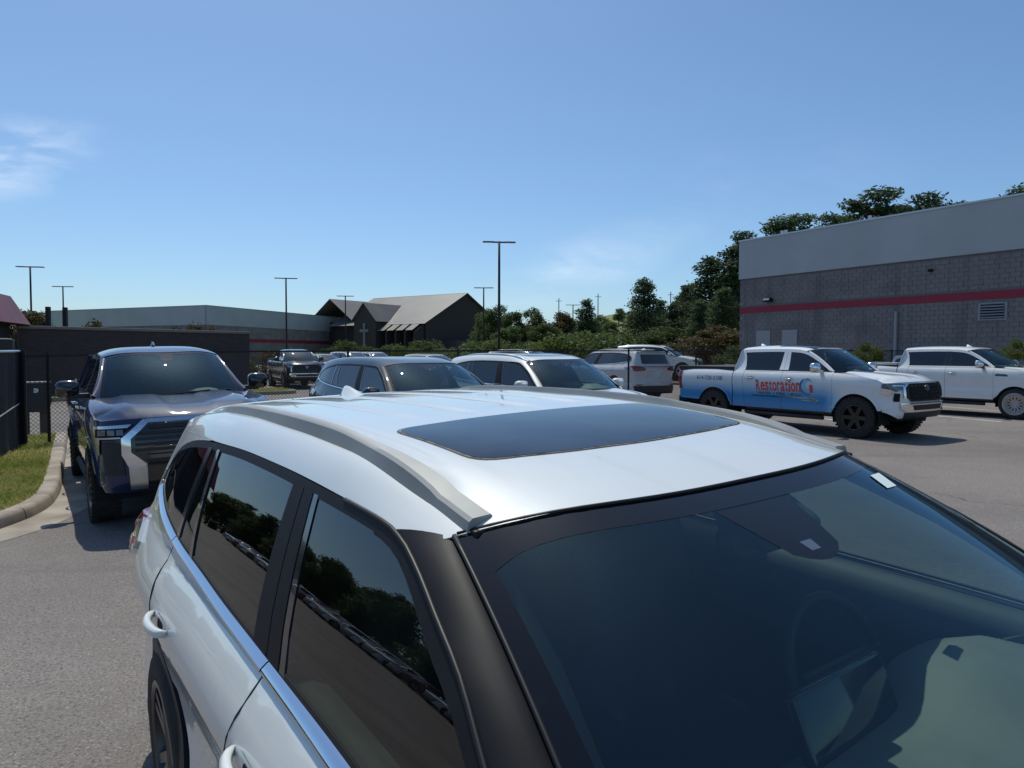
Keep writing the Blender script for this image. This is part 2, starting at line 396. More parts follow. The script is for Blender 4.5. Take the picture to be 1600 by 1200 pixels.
# ------------------------------------------------------------------ ground, lot, kerbs
M_asph = pr('aged asphalt', (.19, .18, .172), .92)
def _asph():
    N, L, b = nodes(M_asph)
    tc = N.new('ShaderNodeTexCoord'); src = tc.outputs['Object']
    def noise(s, d=5, rgh=.55):
        n = N.new('ShaderNodeTexNoise'); n.inputs['Scale'].default_value = s; n.inputs['Detail'].default_value = d; n.inputs['Roughness'].default_value = rgh; L.new(src, n.inputs['Vector']); return n
    def mix(a, bcol, fac, typ='MIX'):
        m = N.new('ShaderNodeMix'); m.data_type = 'RGBA'; m.blend_type = typ
        if isinstance(a, tuple): m.inputs['A'].default_value = (*a, 1)
        else: L.new(a, m.inputs['A'])
        m.inputs['B'].default_value = (*bcol, 1); L.new(fac, m.inputs['Factor']); return m.outputs['Result']
    def ramp(o, lo, hi, t0=0, t1=1):
        m = N.new('ShaderNodeMapRange'); m.inputs['From Min'].default_value = lo; m.inputs['From Max'].default_value = hi; m.inputs['To Min'].default_value = t0; m.inputs['To Max'].default_value = t1; L.new(o, m.inputs['Value']); return m.outputs[0]
    c = mix((.236, .203, .184), (.162, .139, .127), ramp(noise(.35, 8, .6).outputs['Fac'], .38, .68))
    c = mix(c, (.245, .232, .220), ramp(noise(2.2, 6).outputs['Fac'], .55, .75, 0, .55))
    c = mix(c, (.07, .067, .066), ramp(noise(62, 3, .7).outputs['Fac'], (.47), .66, 0, .9))
    c = mix(c, (.42, .40, .37), ramp(noise(75, 2, .6).outputs['Fac'], .60, .70, 0, .75))
    st = N.new('ShaderNodeMapping'); st.inputs['Rotation'].default_value = (0, 0, R(34)); st.inputs['Scale'].default_value = (.25, 2.6, 1); L.new(src, st.inputs['Vector'])
    n = N.new('ShaderNodeTexNoise'); n.inputs['Scale'].default_value = .8; n.inputs['Detail'].default_value = 6; L.new(st.outputs[0], n.inputs['Vector'])
    c = mix(c, (.115, .108, .104), ramp(n.outputs['Fac'], .56, .74, 0, .6))
    # cracks: thin edges of large cells, broken up; oil drips
    wv = noise(1.3, 4); vm = N.new('ShaderNodeVectorMath'); vm.operation = 'MULTIPLY_ADD'; L.new(wv.outputs['Color'], vm.inputs[0]); vm.inputs[1].default_value = (.9, .9, 0); L.new(src, vm.inputs[2])
    vo = N.new('ShaderNodeTexVoronoi'); vo.feature = 'DISTANCE_TO_EDGE'; vo.inputs['Scale'].default_value = .16; L.new(vm.outputs[0], vo.inputs['Vector'])
    ck = N.new('ShaderNodeMath'); ck.operation = 'MULTIPLY'; L.new(ramp(vo.outputs['Distance'], .0035, .0012, 0, .75), ck.inputs[0]); L.new(ramp(noise(.5, 3).outputs['Fac'], .46, .54), ck.inputs[1])
    c = mix(c, (.045, .042, .04), ck.outputs[0])
    v2 = N.new('ShaderNodeTexVoronoi'); v2.inputs['Scale'].default_value = .45; L.new(vm.outputs[0], v2.inputs['Vector'])
    c = mix(c, (.06, .057, .055), ramp(v2.outputs['Distance'], .22, .05, 0, .45))
    L.new(c, b.inputs['Base Color'])
    bp = N.new('ShaderNodeBump'); bp.inputs['Strength'].default_value = .5; bp.inputs['Distance'].default_value = .006
    L.new(noise(70, 4).outputs['Fac'], bp.inputs['Height']); L.new(bp.outputs[0], b.inputs['Normal'])
_asph()
M_conc = pr('kerb concrete', (.36, .31, .26), .9); noisy(M_conc, (.42, .36, .30), (.27, .225, .185), 3.2, 9, None, .5, 90, bdist=.006)
M_conc2 = pr('gutter concrete', (.38, .34, .29), .9); noisy(M_conc2, (.44, .385, .325), (.25, .21, .17), 1.9, 9, None, .5, 70, bdist=.006)
M_soil = pr('grass ground', (.16, .18, .05), .95); noisy(M_soil, (.18, .21, .06), (.33, .28, .13), 2.6, 8, None, .6, 40, bdist=.03)
M_field = pr('field grass', (.14, .17, .05), .95); noisy(M_field, (.13, .17, .04), (.20, .20, .07), .5, 9, None)
M_line = pr('road paint', (.62, .61, .58), .7); noisy(M_line, (.66, .65, .62), (.36, .35, .33), 5, 9, lo=.42, hi=.72)

def plane_grid(name, x0, x1, y0, y1, st, zf, mat):
    nx = int(round((x1 - x0) / st)) + 1; ny = int(round((y1 - y0) / st)) + 1
    v = []; f = []
    for j in range(ny):
        for i in range(nx):
            x = x0 + i * st; y = y0 + j * st; v.append((x, y, zf(x, y)))
    for j in range(ny - 1):
        for i in range(nx - 1): k = j * nx + i; f.append((k, k + 1, k + nx + 1, k + nx))
    return pyobj(name, v, f, mat, None, True)
tag(plane_grid('parking_lot', -84, 66, -60, 100, 1.0, zg, M_asph), kind='structure')
tag(plane_grid('ground', -1500, 1500, -1500, 1500, 100, lambda x, y: -.6, M_field), kind='structure')
# the grassy hill behind the trees
def hz(x, y): return -.7 + 9.3 * sstep(110, 180, y) * sstep(-10, 30, x) * (1 - .35 * sstep(60, 160, x)) + 3.5 * sstep(95, 125, y) * sstep(-60, -10, x)
tag(plane_grid('grass_hill', -120, 260, 96, 380, 6, hz, M_field), kind='structure')

def gpt(p, dz=0.0): return (p.x, p.y, zg(p.x, p.y) + dz)
def sweep(name, path, prof, mat, parent=None):
    """path: 2-D points; prof: (offset to the right of travel, height)"""
    rows = []
    for i, p in enumerate(path):
        a = path[max(i - 1, 0)]; b = path[min(i + 1, len(path) - 1)]; t = (b - a).normalized(); n = Vector((-t.y, t.x))
        rows.append([(p.x + n.x * o, p.y + n.y * o, zg(p.x + n.x * o, p.y + n.y * o) + h) for o, h in prof])
    return loft(name, rows, mat, parent)
def smooth_path(pts, per=6):
    out = []; n = len(pts)
    for i in range(n - 1):
        p0, p1, p2, p3 = pts[max(i - 1, 0)], pts[i], pts[i + 1], pts[min(i + 2, n - 1)]
        for k in range(per):
            t = k / per; out.append(.5 * ((2 * p1) + (p2 - p0) * t + (2 * p0 - 5 * p1 + 4 * p2 - p3) * t * t + (3 * p1 - p0 - 3 * p2 + p3) * t ** 3))
    return out + [pts[-1]]
kerb_pts = [lot(.66, -18.6), lot(.50, -15.5), lot(.36, -12.8), lot(.25, -11.2), lot(.05, -10.2), lot(-.40, -9.45), lot(-1.0, -9.1), lot(-1.65, -9.25), lot(-2.1, -9.9), lot(-2.3, -11.5), lot(-2.45, -18.6)]
KP = smooth_path(kerb_pts, 8)
kerb = empty('kerb', (0, 0, 0)); tag(kerb, kind='structure')
prof = [(-.15, .06), (-.15, .135), (-.13, .145), (.0, .145), (.035, .135), (.055, .10), (.075, .0), (.075, -.05)]
cut = list(range(0, len(KP), 7))
for i in range(len(cut)):
    a = cut[i]; b = cut[i + 1] if i + 1 < len(cut) else len(KP) - 1
    if b <= a: continue
    seg = KP[a:b + 1]
    d = (seg[1] - seg[0]).normalized() * .006; e = (seg[-1] - seg[-2]).normalized() * .006
    seg = [seg[0] + d] + seg[1:-1] + [seg[-1] - e]
    o = sweep('kerb_stone', seg, prof, M_conc, kerb)
sweep('kerb_joint', KP, [(-.14, .05), (-.13, .137), (.0, .138), (.04, .12), (.065, 0)], pr('kerb joint dirt', (.10, .085, .07), .95), kerb)
tag(sweep('gutter', KP, [(.07, .012), (.22, .006), (.50, .007), (.53, .003)], M_conc2), kind='structure')
# raised planted strip inside the kerb
INN = []
for i, p in enumerate(KP):
    a = KP[max(i - 1, 0)]; b = KP[min(i + 1, len(KP) - 1)]; t = (b - a).normalized(); INN.append(p + Vector((t.y, -t.x)) * .135)
vg = pyobj('grass_verge', [gpt(q, .118) for q in INN], [tuple(range(len(INN)))], M_soil)
bmv = bmesh.new(); bmv.from_mesh(vg.data); bmesh.ops.triangulate(bmv, faces=bmv.faces); bmesh.ops.recalc_face_normals(bmv, faces=bmv.faces)
if bmv.faces[:][0].normal.z < 0: bmesh.ops.reverse_faces(bmv, faces=bmv.faces)
bmv.to_mesh(vg.data); bmv.free(); tag(vg, kind='structure')
def inside(q, poly):
    c = False; n = len(poly)
    for i in range(n):
        a, b = poly[i], poly[i - 1]
        if (a.y > q.y) != (b.y > q.y) and q.x < (b.x - a.x) * (q.y - a.y) / (b.y - a.y) + a.x: c = not c
    return c
# grass blades
M_blade = pr('grass blades', (.13, .17, .035), .7)
def _blade():
    mx = noisy(M_blade, (.26, .32, .07), (.52, .45, .19), 1.1, 6, lo=.34, hi=.70); N, L, b = nodes(M_blade)
    t = N.new('ShaderNodeBsdfTranslucent'); L.new(mx.outputs['Result'], t.inputs[0]); ms = N.new('ShaderNodeMixShader'); ms.inputs[0].default_value = .45
    o = [n for n in N if n.type == 'OUTPUT_MATERIAL'][0]; L.new(b.outputs[0], ms.inputs[1]); L.new(t.outputs[0], ms.inputs[2]); L.new(ms.outputs[0], o.inputs[0])
_blade()
def blades(name, pts, h, label):
    v = []; f = []
    for (x, y, z) in pts:
        a = random.random() * 6.28; hh = h * random.uniform(.5, 1.25); w = .006 + hh * .03; lean = random.uniform(0, .8) * hh; b = random.random() * 6.28
        k = len(v); cx, sy = math.cos(a) * w, math.sin(a) * w
        v += [(x - cx, y - sy, z), (x + cx, y + sy, z), (x + cx * .6 + math.cos(b) * lean * .4, y + sy * .6 + math.sin(b) * lean * .4, z + hh * .6), (x + math.cos(b) * lean, y + math.sin(b) * lean, z + hh)]
        f += [(k, k + 1, k + 2), (k, k + 2, k + 3)]
    o = pyobj(name, v, f, M_blade); tag(o, label, 'grass', kind='stuff'); return o
pts = []
while len(pts) < 52000:
    q = lot(random.uniform(-2.3, .6), random.uniform(-18.5, -9.1) if random.random() < .45 else random.uniform(-14.5, -9.1))
    if inside(q, INN): pts.append(gpt(q, .116))
blades('grass', pts, .06, 'short green and straw grass on the kerbed verge by the dark fence')

# stall lines
def stripe(name, p0, p1, w, dz=.005):
    d = (p1 - p0).normalized(); n = Vector((d.y, -d.x)) * w / 2; k = max(2, int((p1 - p0).length / 1.0)); v = []; f = []
    for i in range(k + 1):
        p = p0.lerp(p1, i / k); v += [gpt(p + n, dz), gpt(p - n, dz)]
    for i in range(k): f.append((2 * i, 2 * i + 2, 2 * i + 3, 2 * i + 1))
    return tag(pyobj(name, v, f, M_line), kind='structure')
for l0, l1, a0, a1 in ((17.15, 18.2, -9.1, -13.6), (20.62, 21.7, -8.3, -12.8), (24.2, 25.3, -9.4, -14.0), (27.8, 28.9, -9.2, -13.8), (10.5, 11.3, -9.5, -13.5), (6.3, 6.9, -10, -13.5)):
    stripe('stall_line', lot(l0, a0), lot(l1, a1), .11)

# far kerbed grass islands beyond the fence
def island(name, l0, l1, a0, a1):
    e = empty(name); tag(e, kind='structure')
    c = [lot(l0, a0), lot(l1, a0), lot(l1, a1), lot(l0, a1)]
    out = [Vector(p) for p in rounded([tuple(q) for q in c], 1.1, 6)]; cx = sum((q for q in out), Vector((0, 0))) / len(out)
    inn = [cx + (q - cx) * (1 - .16 / (q - cx).length) for q in out]
    v = [gpt(q, 0) for q in out] + [gpt(q, .14) for q in out] + [gpt(q, .14) for q in inn] + [gpt(q, .08) for q in inn]; n = len(out)
    f = [(j * n + i, j * n + (i + 1) % n, (j + 1) * n + (i + 1) % n, (j + 1) * n + i) for j in range(3) for i in range(n)]
    pyobj('kerb_stone', v, f, M_conc, e)
    pyobj('turf', [gpt(q, .12) for q in inn], [tuple(range(n))], M_soil, e)
    return c
for nm in ((5.2, 9.9, -31.0, -33.6), (-6, 4.2, -32.6, -36.5), (11.5, 22, -40.5, -43), (24, 44, -34, -36.5)):
    c = island('grass_island', *nm)
    pp = []
    for _ in range(3500):
        p = lot(random.uniform(nm[0] + .25, nm[1] - .25), random.uniform(nm[3] + .25, nm[2] - .25)); pp.append(gpt(p, .12))
    blades('grass', pp, .10, {5.2: 'grass on the small island in front of the black truck', -6: 'grass strip at the foot of the dark brick wall', 11.5: 'grass strip beyond the fence behind the slate car', 24: 'grass strip beyond the fence on the right'}[nm[0]])

# ------------------------------------------------------------------ fences
M_fpost = pr('black fence steel', (.012, .013, .016), .4, .3)
M_wire = pr('black coated wire', (.02, .021, .024), .45, .2)
M_screen2 = pr('dark privacy screen', (.008, .011, .018), .85); noisy(M_screen2, (.006, .009, .015), (.016, .019, .027), 1.5, 7)
fence = empty('chain_link_fence'); tag(fence, 'long black chain link fence behind the parked row', 'fence')
fl = [-.05] + [.35 + 3.05 * k for k in range(0, 17)]; FA = -16.7; FH = 1.83
def fz(l): p = lot(l, FA); return zg(p.x, p.y)
for l in fl:
    p = lot(l, FA); big = l in (fl[0],)
    MB().tube([(p.x, p.y, fz(l) - .05), (p.x, p.y, fz(l) + FH + (.06 if not big else .10))], .03 if not big else .05, 8).build('post', M_fpost, fence)
for i in range(len(fl) - 1):
    a, b = fl[i], fl[i + 1]; pa, pb = lot(a, FA), lot(b, FA)
    MB().tube([(pa.x, pa.y, fz(a) + FH), (pb.x, pb.y, fz(b) + FH)], .022, 6).build('top_rail', M_fpost, fence)
def wire_mesh(name, p0, p1, z0f, h, pitch, parent, rad=.0022, y0=.05):
    L_ = (p1 - p0).length; d = (p1 - p0) / L_; n = Vector((d.y, -d.x)); v = []; f = []
    k = -int(h / pitch) - 1
    while k * pitch < L_:
        for sgn in (1, -1):
            s0 = k * pitch if sgn > 0 else k * pitch + h; s1 = s0 + sgn * h; z0, z1 = 0.0, h
            # clip to the panel length
            def cl(s, z, s_o, z_o):
                if s < 0: t = (0 - s) / (s_o - s); return 0.0, z + (z_o - z) * t
                if s > L_: t = (L_ - s) / (s_o - s); return L_, z + (z_o - z) * t
                return s, z
            if max(s0, s1) <= 0 or min(s0, s1) >= L_: continue
            a = cl(s0, z0, s1, z1); b = cl(s1, z1, s0, z0)
            if abs(a[0] - b[0]) < 1e-4: continue
            q = len(v); w_ = rad * .71
            for (s, z) in (a, b):
                p = p0 + d * s; zz = z0f(p) + y0 + z; pd = d * w_; pz = -w_ * sgn
                v += [(p.x + n.x * rad, p.y + n.y * rad, zz), (p.x - n.x * rad * .5 + pd.x, p.y - n.y * rad * .5 + pd.y, zz + pz), (p.x - n.x * rad * .5 - pd.x, p.y - n.y * rad * .5 - pd.y, zz - pz)]
            f += [(q, q + 1, q + 4, q + 3), (q + 1, q + 2, q + 5, q + 4), (q + 2, q, q + 3, q + 5)]
        k += 1
    o = pyobj(name, v, f, M_wire, parent); o['kind'] = 'stuff'; return o
for i in range(len(fl) - 1):
    wire_mesh('wire_mesh', lot(fl[i], FA), lot(fl[i + 1], FA), lambda p: zg(p.x, p.y), FH - .06, .078, fence, .0034)
# screened fence running towards the camera on the left
fence2 = empty('screened_fence'); tag(fence2, 'fence covered with dark privacy screen at the left edge', 'fence')
f2 = [lot(-.10, -16.7), lot(-.45, -14.6), lot(-.72, -12.9)]
for i, p in enumerate(f2):
    MB().tube([gpt(p, -.05), gpt(p, 1.97)], .035, 8).build('post', M_fpost, fence2)
    if i + 1 < len(f2):
        q = f2[i + 1]; MB().tube([gpt(p, 1.93), gpt(q, 1.93)], .026, 6).build('top_rail', M_satin, fence2)
        MB().tube([gpt(p, .95), gpt(q, .80)], .012, 6).build('brace_wire', M_satin, fence2)
        n = 10; v = []; f = []
        for k in range(n + 1):
            w = p.lerp(q, k / n); d = (q - p).normalized(); nn = Vector((d.y, -d.x)) * (.02 + .025 * math.sin(k * 1.9 + i))
            for z in (.10, .6, 1.2, 1.9): v.append(gpt(w + nn * (1 if z in (.6, 1.2) else .4), z))
        for k in range(n):
            for j in range(3): f.append((k * 4 + j, (k + 1) * 4 + j, (k + 1) * 4 + j + 1, k * 4 + j + 1))
        pyobj('privacy_screen', v, f, M_screen2, fence2, True)
# utility cabinet on posts behind the fence, and the small box on the corner post
M_cab = pr('dark green cabinet', (.014, .018, .022), .45); M_wood = pr('weathered timber post', (.05, .035, .03), .9); noisy(M_wood, (.05, .035, .03), (.09, .07, .055), 6, 6, stretch=(1, 1, .1))
uc = empty('utility_cabinet'); p = lot(.15, -19.9); uc.location = gpt(p); uc.rotation_euler = (0, 0, HEAD + R(90) + .25)
tag(uc, 'dark utility cabinet on two timber posts behind the fence corner', 'cabinet')
MB().box((-.27, -.16, .53), (.27, .16, 1.19)).build('cabinet_box', M_cab, uc, bevel=.03)
MB().box((-.29, -.18, 1.19), (.29, .18, 1.23)).build('lid', pr('cabinet lid', (.20, .18, .18), .5), uc, bevel=.012)
for x in (-.19, .17): MB().box((x - .07, -.05, 0), (x + .07, .05, .55)).build('post', M_wood, uc, bevel=.01)
MB().box((-.06, -.165, .98), (.03, -.161, 1.08)).build('label_plate', M_stick, uc)
MB().tube([(.28, 0, .6), (.32, 0, .75), (.31, 0, 1.0)], .02, 6).build('conduit', M_fpost, uc)
ub = empty('junction_box'); p = lot(-.35, -17.5); ub.location = gpt(p); ub.rotation_euler = (0, 0, HEAD + 1.3)
tag(ub, 'grey junction box on a pole above the fence corner', 'junction box')
MB().tube([(0, 0, 0), (0, 0, 2.05)], .04, 8).build('pole', M_fpost, ub)
MB().box((-.16, -.10, 1.98), (.16, .10, 2.17)).build('box', M_plastic, ub, bevel=.015)
MB().box((-.17, -.11, 2.17), (.10, .11, 2.19)).build('cover', M_satin, ub, bevel=.004)
# bollard by the gutter
bo = MB().box((-.05, -.05, -.02), (.05, .05, .30)).build('marker_post', M_plastic, None, bevel=.012); p = lot(1.02, -15.2); bo.location = gpt(p); tag(bo, 'short black marker post beside the gutter by the fence', 'marker post')

# ------------------------------------------------------------------ buildings
M_cmu = pr('split face block', (.115, .105, .112), .95)
noisy(M_cmu, (.275, .252, .245), (.215, .196, .19), .7, 9, None, .8, 14, stretch=(1, 1, 2.5), bdist=.05)
def _streak(m, k):
    N, L, b = nodes(m); src = b.inputs['Base Color'].links[0].from_socket if b.inputs['Base Color'].links else None
    geo = N.new('ShaderNodeNewGeometry'); mp = N.new('ShaderNodeMapping'); mp.inputs['Scale'].default_value = (1.6, 1.6, .16); L.new(geo.outputs['Position'], mp.inputs['Vector'])
    n = N.new('ShaderNodeTexNoise'); n.inputs['Scale'].default_value = 1.4; n.inputs['Detail'].default_value = 7; L.new(mp.outputs[0], n.inputs['Vector'])
    r = N.new('ShaderNodeMapRange'); r.inputs['From Min'].default_value = .48; r.inputs['From Max'].default_value = .78; r.inputs['To Max'].default_value = k; L.new(n.outputs['Fac'], r.inputs['Value'])
    mx = N.new('ShaderNodeMix'); mx.data_type = 'RGBA'; mx.inputs['B'].default_value = (.11, .105, .105, 1); L.new(src, mx.inputs['A']); L.new(r.outputs[0], mx.inputs['Factor']); L.new(mx.outputs['Result'], b.inputs['Base Color'])
_streak(M_cmu, .55)
M_mortar = pr('block joint', (.185, .17, .172), .95)
M_fascia = pr('grey metal fascia', (.44, .45, .46), .5, .0); noisy(M_fascia, (.46, .47, .48), (.41, .42, .43), .4, 6)
M_stripe = pr('dark red stripe', (.30, .020, .045), .6); M_capm = pr('roof edge flashing', (.55, .56, .57), .35, .6)
M_doorg = pr('grey steel door', (.34, .35, .37), .5); M_pipe = pr('grey downpipe', (.30, .31, .33), .5)
WD = Vector((.5165, -.8563)); WN = Vector((-.8563, -.5165))     # along the wall to the right, outward normal (to the lot)
W0 = Vector((13.22, 42.14)); WL = 46.0
def wallp(s, out, z): q = W0 + WD * s + WN * out; return (q.x, q.y, z)
store = empty('store_building'); tag(store, 'large grey block store with metal fascia and dark red stripe on the right', 'building')
def wbox(nm, s0, s1, z0, z1, o0, o1, mat, par=store, bevel=0):
    v = [wallp(s, o, z) for z in (z0, z1) for s, o in ((s0, o0), (s1, o0), (s1, o1), (s0, o1))]
    return MB().add(v, [(0, 3, 2, 1), (4, 5, 6, 7), (0, 1, 5, 4), (1, 2, 6, 5), (2, 3, 7, 6), (3, 0, 4, 7)]).build(nm, mat, par, bevel=bevel)
zb0 = .0
wbox('wall', 0, WL, zb0, 6.2, -40, .000, M_mortar)
wbox('fascia', -.06, WL + .06, 6.2, 8.36, -40.06, .07, M_fascia)
wbox('roof_edge', -.10, WL + .1, 8.36, 8.44, -40.1, .11, M_capm)
wbox('fascia_trim', -.02, WL, 6.17, 6.2, -.03, .05, M_mortar)
# blocks: courses of 0.2 m, 0.4 m long; each block its own edges
bl, bh = .405, .203; near = []; far = MB(); proto = None; cnt = 0
def blockv(s, z, j):
    g = .004; o = .010 + .010 * j
    return [wallp(a, q, b) for b in (z + g, z + bh - g) for a, q in ((s + g, -.05), (s + bl - g, -.05), (s + bl - g - .01, o), (s + g + .01, o))]
BF = [(0, 3, 2, 1), (4, 5, 6, 7), (1, 2, 6, 5), (2, 3, 7, 6), (3, 0, 4, 7)]
rows_ = int((6.17 - .2) / bh)
bm_near = {}
for rI in range(rows_):
    z = .2 + rI * bh; s = -(bl / 2) * (rI % 2)
    while s < 26:
        if 4.22 < z + bh / 2 < 4.57: s += bl; continue
        s0 = max(s, .0)
        if s >= 0 and 9.5 < s < 15.8 and z > 2.6 and cnt < 300 and not (12.9 < s + .2 < 14.3 and 3.2 < z + .1 < 4.2):
            near.append((s, z)); cnt += 1
        elif s >= 0: far.add(blockv(s, z, random.random()), BF)
        s += bl
protos = []
for k in range(4):
    g = .004; o = .010 + .004 * k
    pm = bpy.data.meshes.new('concrete_block'); pm.from_pydata([(a, q, b) for b in (g, bh - g) for a, q in ((g, -.05), (bl - g, -.05), (bl - g - .01, o), (g + .01, o))], [], BF); pm.materials.append(M_cmu); pm.update(); protos.append(pm)
ang = math.atan2(WD.y, WD.x)
for s, z in near:
    o = mesh_obj('concrete_block', random.choice(protos), store); q = wallp(s, 0, z); o.location = q; o.rotation_euler = (0, 0, ang); o.scale = (1, -1, 1)
o = far.build('block_courses', M_cmu, store); o['kind'] = 'stuff'
wbox('stripe', .0, 26, 4.22, 4.57, -.05, .034, M_stripe)
wbox('side_wall', -.02, .0, .0, 6.2, -40, -.04, M_cmu)
for s0 in (1.25, 3.0):
    d = wbox('door', s0, s0 + .95, .3, 3.2, .0, .05, M_doorg); wbox('door_handle', s0 + .1, s0 + .16, 1.3, 1.45, .05, .09, M_capm, d)
# louvre vent
vt = wbox('vent', 12.98, 14.12, 3.33, 4.08, -.02, .05, M_pipe)
wbox('vent_opening', 13.08, 14.02, 3.40, 4.01, .03, .053, M_dark, vt)
for k in range(5):
    z = 3.43 + .115 * k; v = [wallp(13.08, .05, z + .05), wallp(14.02, .05, z + .05), wallp(14.02, .11, z), wallp(13.08, .11, z), wallp(13.08, .05, z + .065), wallp(14.02, .05, z + .065), wallp(14.02, .11, z + .015), wallp(13.08, .11, z + .015)]
    MB().add(v, [(0, 3, 2, 1), (4, 5, 6, 7), (0, 1, 5, 4), (1, 2, 6, 5), (2, 3, 7, 6), (3, 0, 4, 7)]).build('slat', M_pipe, vt)
wbox('downpipe', 9.35, 9.47, .2, 3.9, .03, .14, M_pipe)
lm = wbox('wall_lamp', 1.9, 2.35, 4.78, 4.98, .03, .30, M_dark, bevel=.02); wbox('lamp_glass', 1.93, 2.30, 4.86, 4.97, .30, .33, M_stick, lm)
wbox('camera_dome', 10.9, 11.05, 5.6, 5.72, .03, .2, M_dark)
for s0 in (2.2, 2.45, 7.4): wbox('roof_vent', s0, s0 + .12, 8.44, 8.75, -.8, -.66, M_capm)

# far grey store on the left
st2 = empty('store_building'); tag(st2, 'long low grey store with red stripe far left behind the wall', 'building')
A0, A1, A2 = Vector((-74.2, 116.7)), Vector((-42.8, 101.5)), Vector((-31.5, 137.2)); A3 = A0 + (A2 - A1)
def prism_wall(nm, pts, z0, z1, mat, par, grow=0.0):
    c = sum(pts, Vector((0, 0))) / len(pts); P_ = [c + (q - c) * (1 + grow / (q - c).length) for q in pts]
    return MB().prism([tuple(q) for q in P_], z0, z1).build(nm, mat, par)
PT = [A0, A1, A2, A3]
prism_wall('wall', PT, -.6, 5.8, M_cmu, st2); prism_wall('fascia', PT, 5.8, 8.45, M_fascia, st2, .12); prism_wall('roof_edge', PT, 8.45, 8.55, M_pipe, st2, .16); prism_wall('stripe', PT, 3.5, 4.02, M_stripe, st2, .05)
MB().tube([(A1.x, A1.y - .2, 5.8), (A1.x, A1.y - .2, 8.45)], .12, 6).build('corner_trim', M_pipe, st2)

# dark brick screen wall with a concrete cap
M_brick = pr('dark brick', (.055, .042, .042), .9)
def _brick():
    N, L, b = nodes(M_brick); tc = N.new('ShaderNodeTexCoord'); mp = N.new('ShaderNodeMapping'); mp.inputs['Rotation'].default_value = (R(90), 0, 0); L.new(tc.outputs['Object'], mp.inputs[0])
    br = N.new('ShaderNodeTexBrick'); br.inputs['Scale'].default_value = 1.0; br.inputs['Brick Width'].default_value = .22; br.inputs['Row Height'].default_value = .075; br.inputs['Mortar Size'].default_value = .008
    br.inputs['Color1'].default_value = (.085, .062, .06, 1); br.inputs['Color2'].default_value = (.058, .046, .048, 1); br.inputs['Mortar'].default_value = (.06, .055, .055, 1)
    L.new(mp.outputs[0], br.inputs['Vector']); L.new(br.outputs['Color'], b.inputs['Base Color'])
_brick()
bw = empty('brick_wall'); tag(bw, 'dark brick screen wall with pale cap behind the fence on the left', 'wall')
w0, w1 = Vector((-19.4, 28.5)), Vector((-13.05, 36.0)); wd_ = (w1 - w0); bw.location = (w0.x, w0.y, 0); bw.rotation_euler = (0, 0, math.atan2(wd_.y, wd_.x)); wl = wd_.length
MB().box((0, 0, -.3), (wl, .3, 2.80)).build('wall', M_brick, bw); MB().box((-.05, -.06, 2.80), (wl + .05, .36, 2.92)).build('cap', pr('wall cap stone', (.22, .20, .18), .8), bw, bevel=.02)
MB().box((wl - .25, .3, -.3), (wl, 8, 2.80)).build('return_wall', M_brick, bw)
# two dark gate posts beyond the wall
for x, y in ((-21.75, 34.0), (-21.2, 34.4)):
    o = MB().box((-.09, -.09, 0), (.09, .09, 4.0)).build('gate_post', M_fpost, None, bevel=.02); o.location = (x, y, 0)
    tag(o, 'tall dark gate post above the brick wall, ' + ('left of the pair' if x < -21.5 else 'right of the pair'), 'post', 'gate posts above the brick wall')

# red-roofed kiosk at the left edge
M_redroof = pr('red metal roof', (.20, .045, .045), .5); noisy(M_redroof, (.22, .05, .05), (.15, .04, .042), 1.2, 6)
ks = empty('kiosk_building'); tag(ks, 'small dark building with sloping red metal roof at the left edge', 'building')
ks.location = (-17.65, 24.2, 0); ks.rotation_euler = (0, 0, R(20))
MB().box((-7.0, -.1, -.2), (-.35, 4.2, 3.05)).build('wall', pr('kiosk wall', (.018, .017, .022), .8), ks)
def quad(nm, pts, mat, par):
    n = len(pts); v = [Vector(p) for p in pts]; nn = (v[1] - v[0]).cross(v[2] - v[0]).normalized() * -.05
    return MB().add(v + [p + nn for p in v], [tuple(range(n)), tuple(range(2 * n - 1, n - 1, -1))] + [(i, n + i, n + (i + 1) % n, (i + 1) % n) for i in range(n)]).build(nm, mat, par)
e0, e1 = 2.95, 4.02
rp_ = [(-7.6, -.75, e0), (.2, -.75, e0), (.2, 4.8, e0), (-7.6, 4.8, e0)]; tp_ = [(-7.0, .0, e1), (-.28, .0, e1), (-.28, 4.1, e1), (-7.0, 4.1, e1)]
for i in range(4): quad('roof_slope', [rp_[i], rp_[(i + 1) % 4], tp_[(i + 1) % 4], tp_[i]], M_redroof, ks)
MB().box((-7.0, 0, e1 - .05), (-.28, 4.1, e1 - .01)).build('roof_deck', M_redroof, ks)
for k in range(16):
    x0 = -7.4 + .5 * k; t = (x0 + 7.6) / 7.8; x1 = -7.0 + 6.72 * t
    MB().tube([(x0, -.77, e0 + .03), (x1, -.02, e1 + .02)], .018, 4).build('roof_seam', M_redroof, ks)

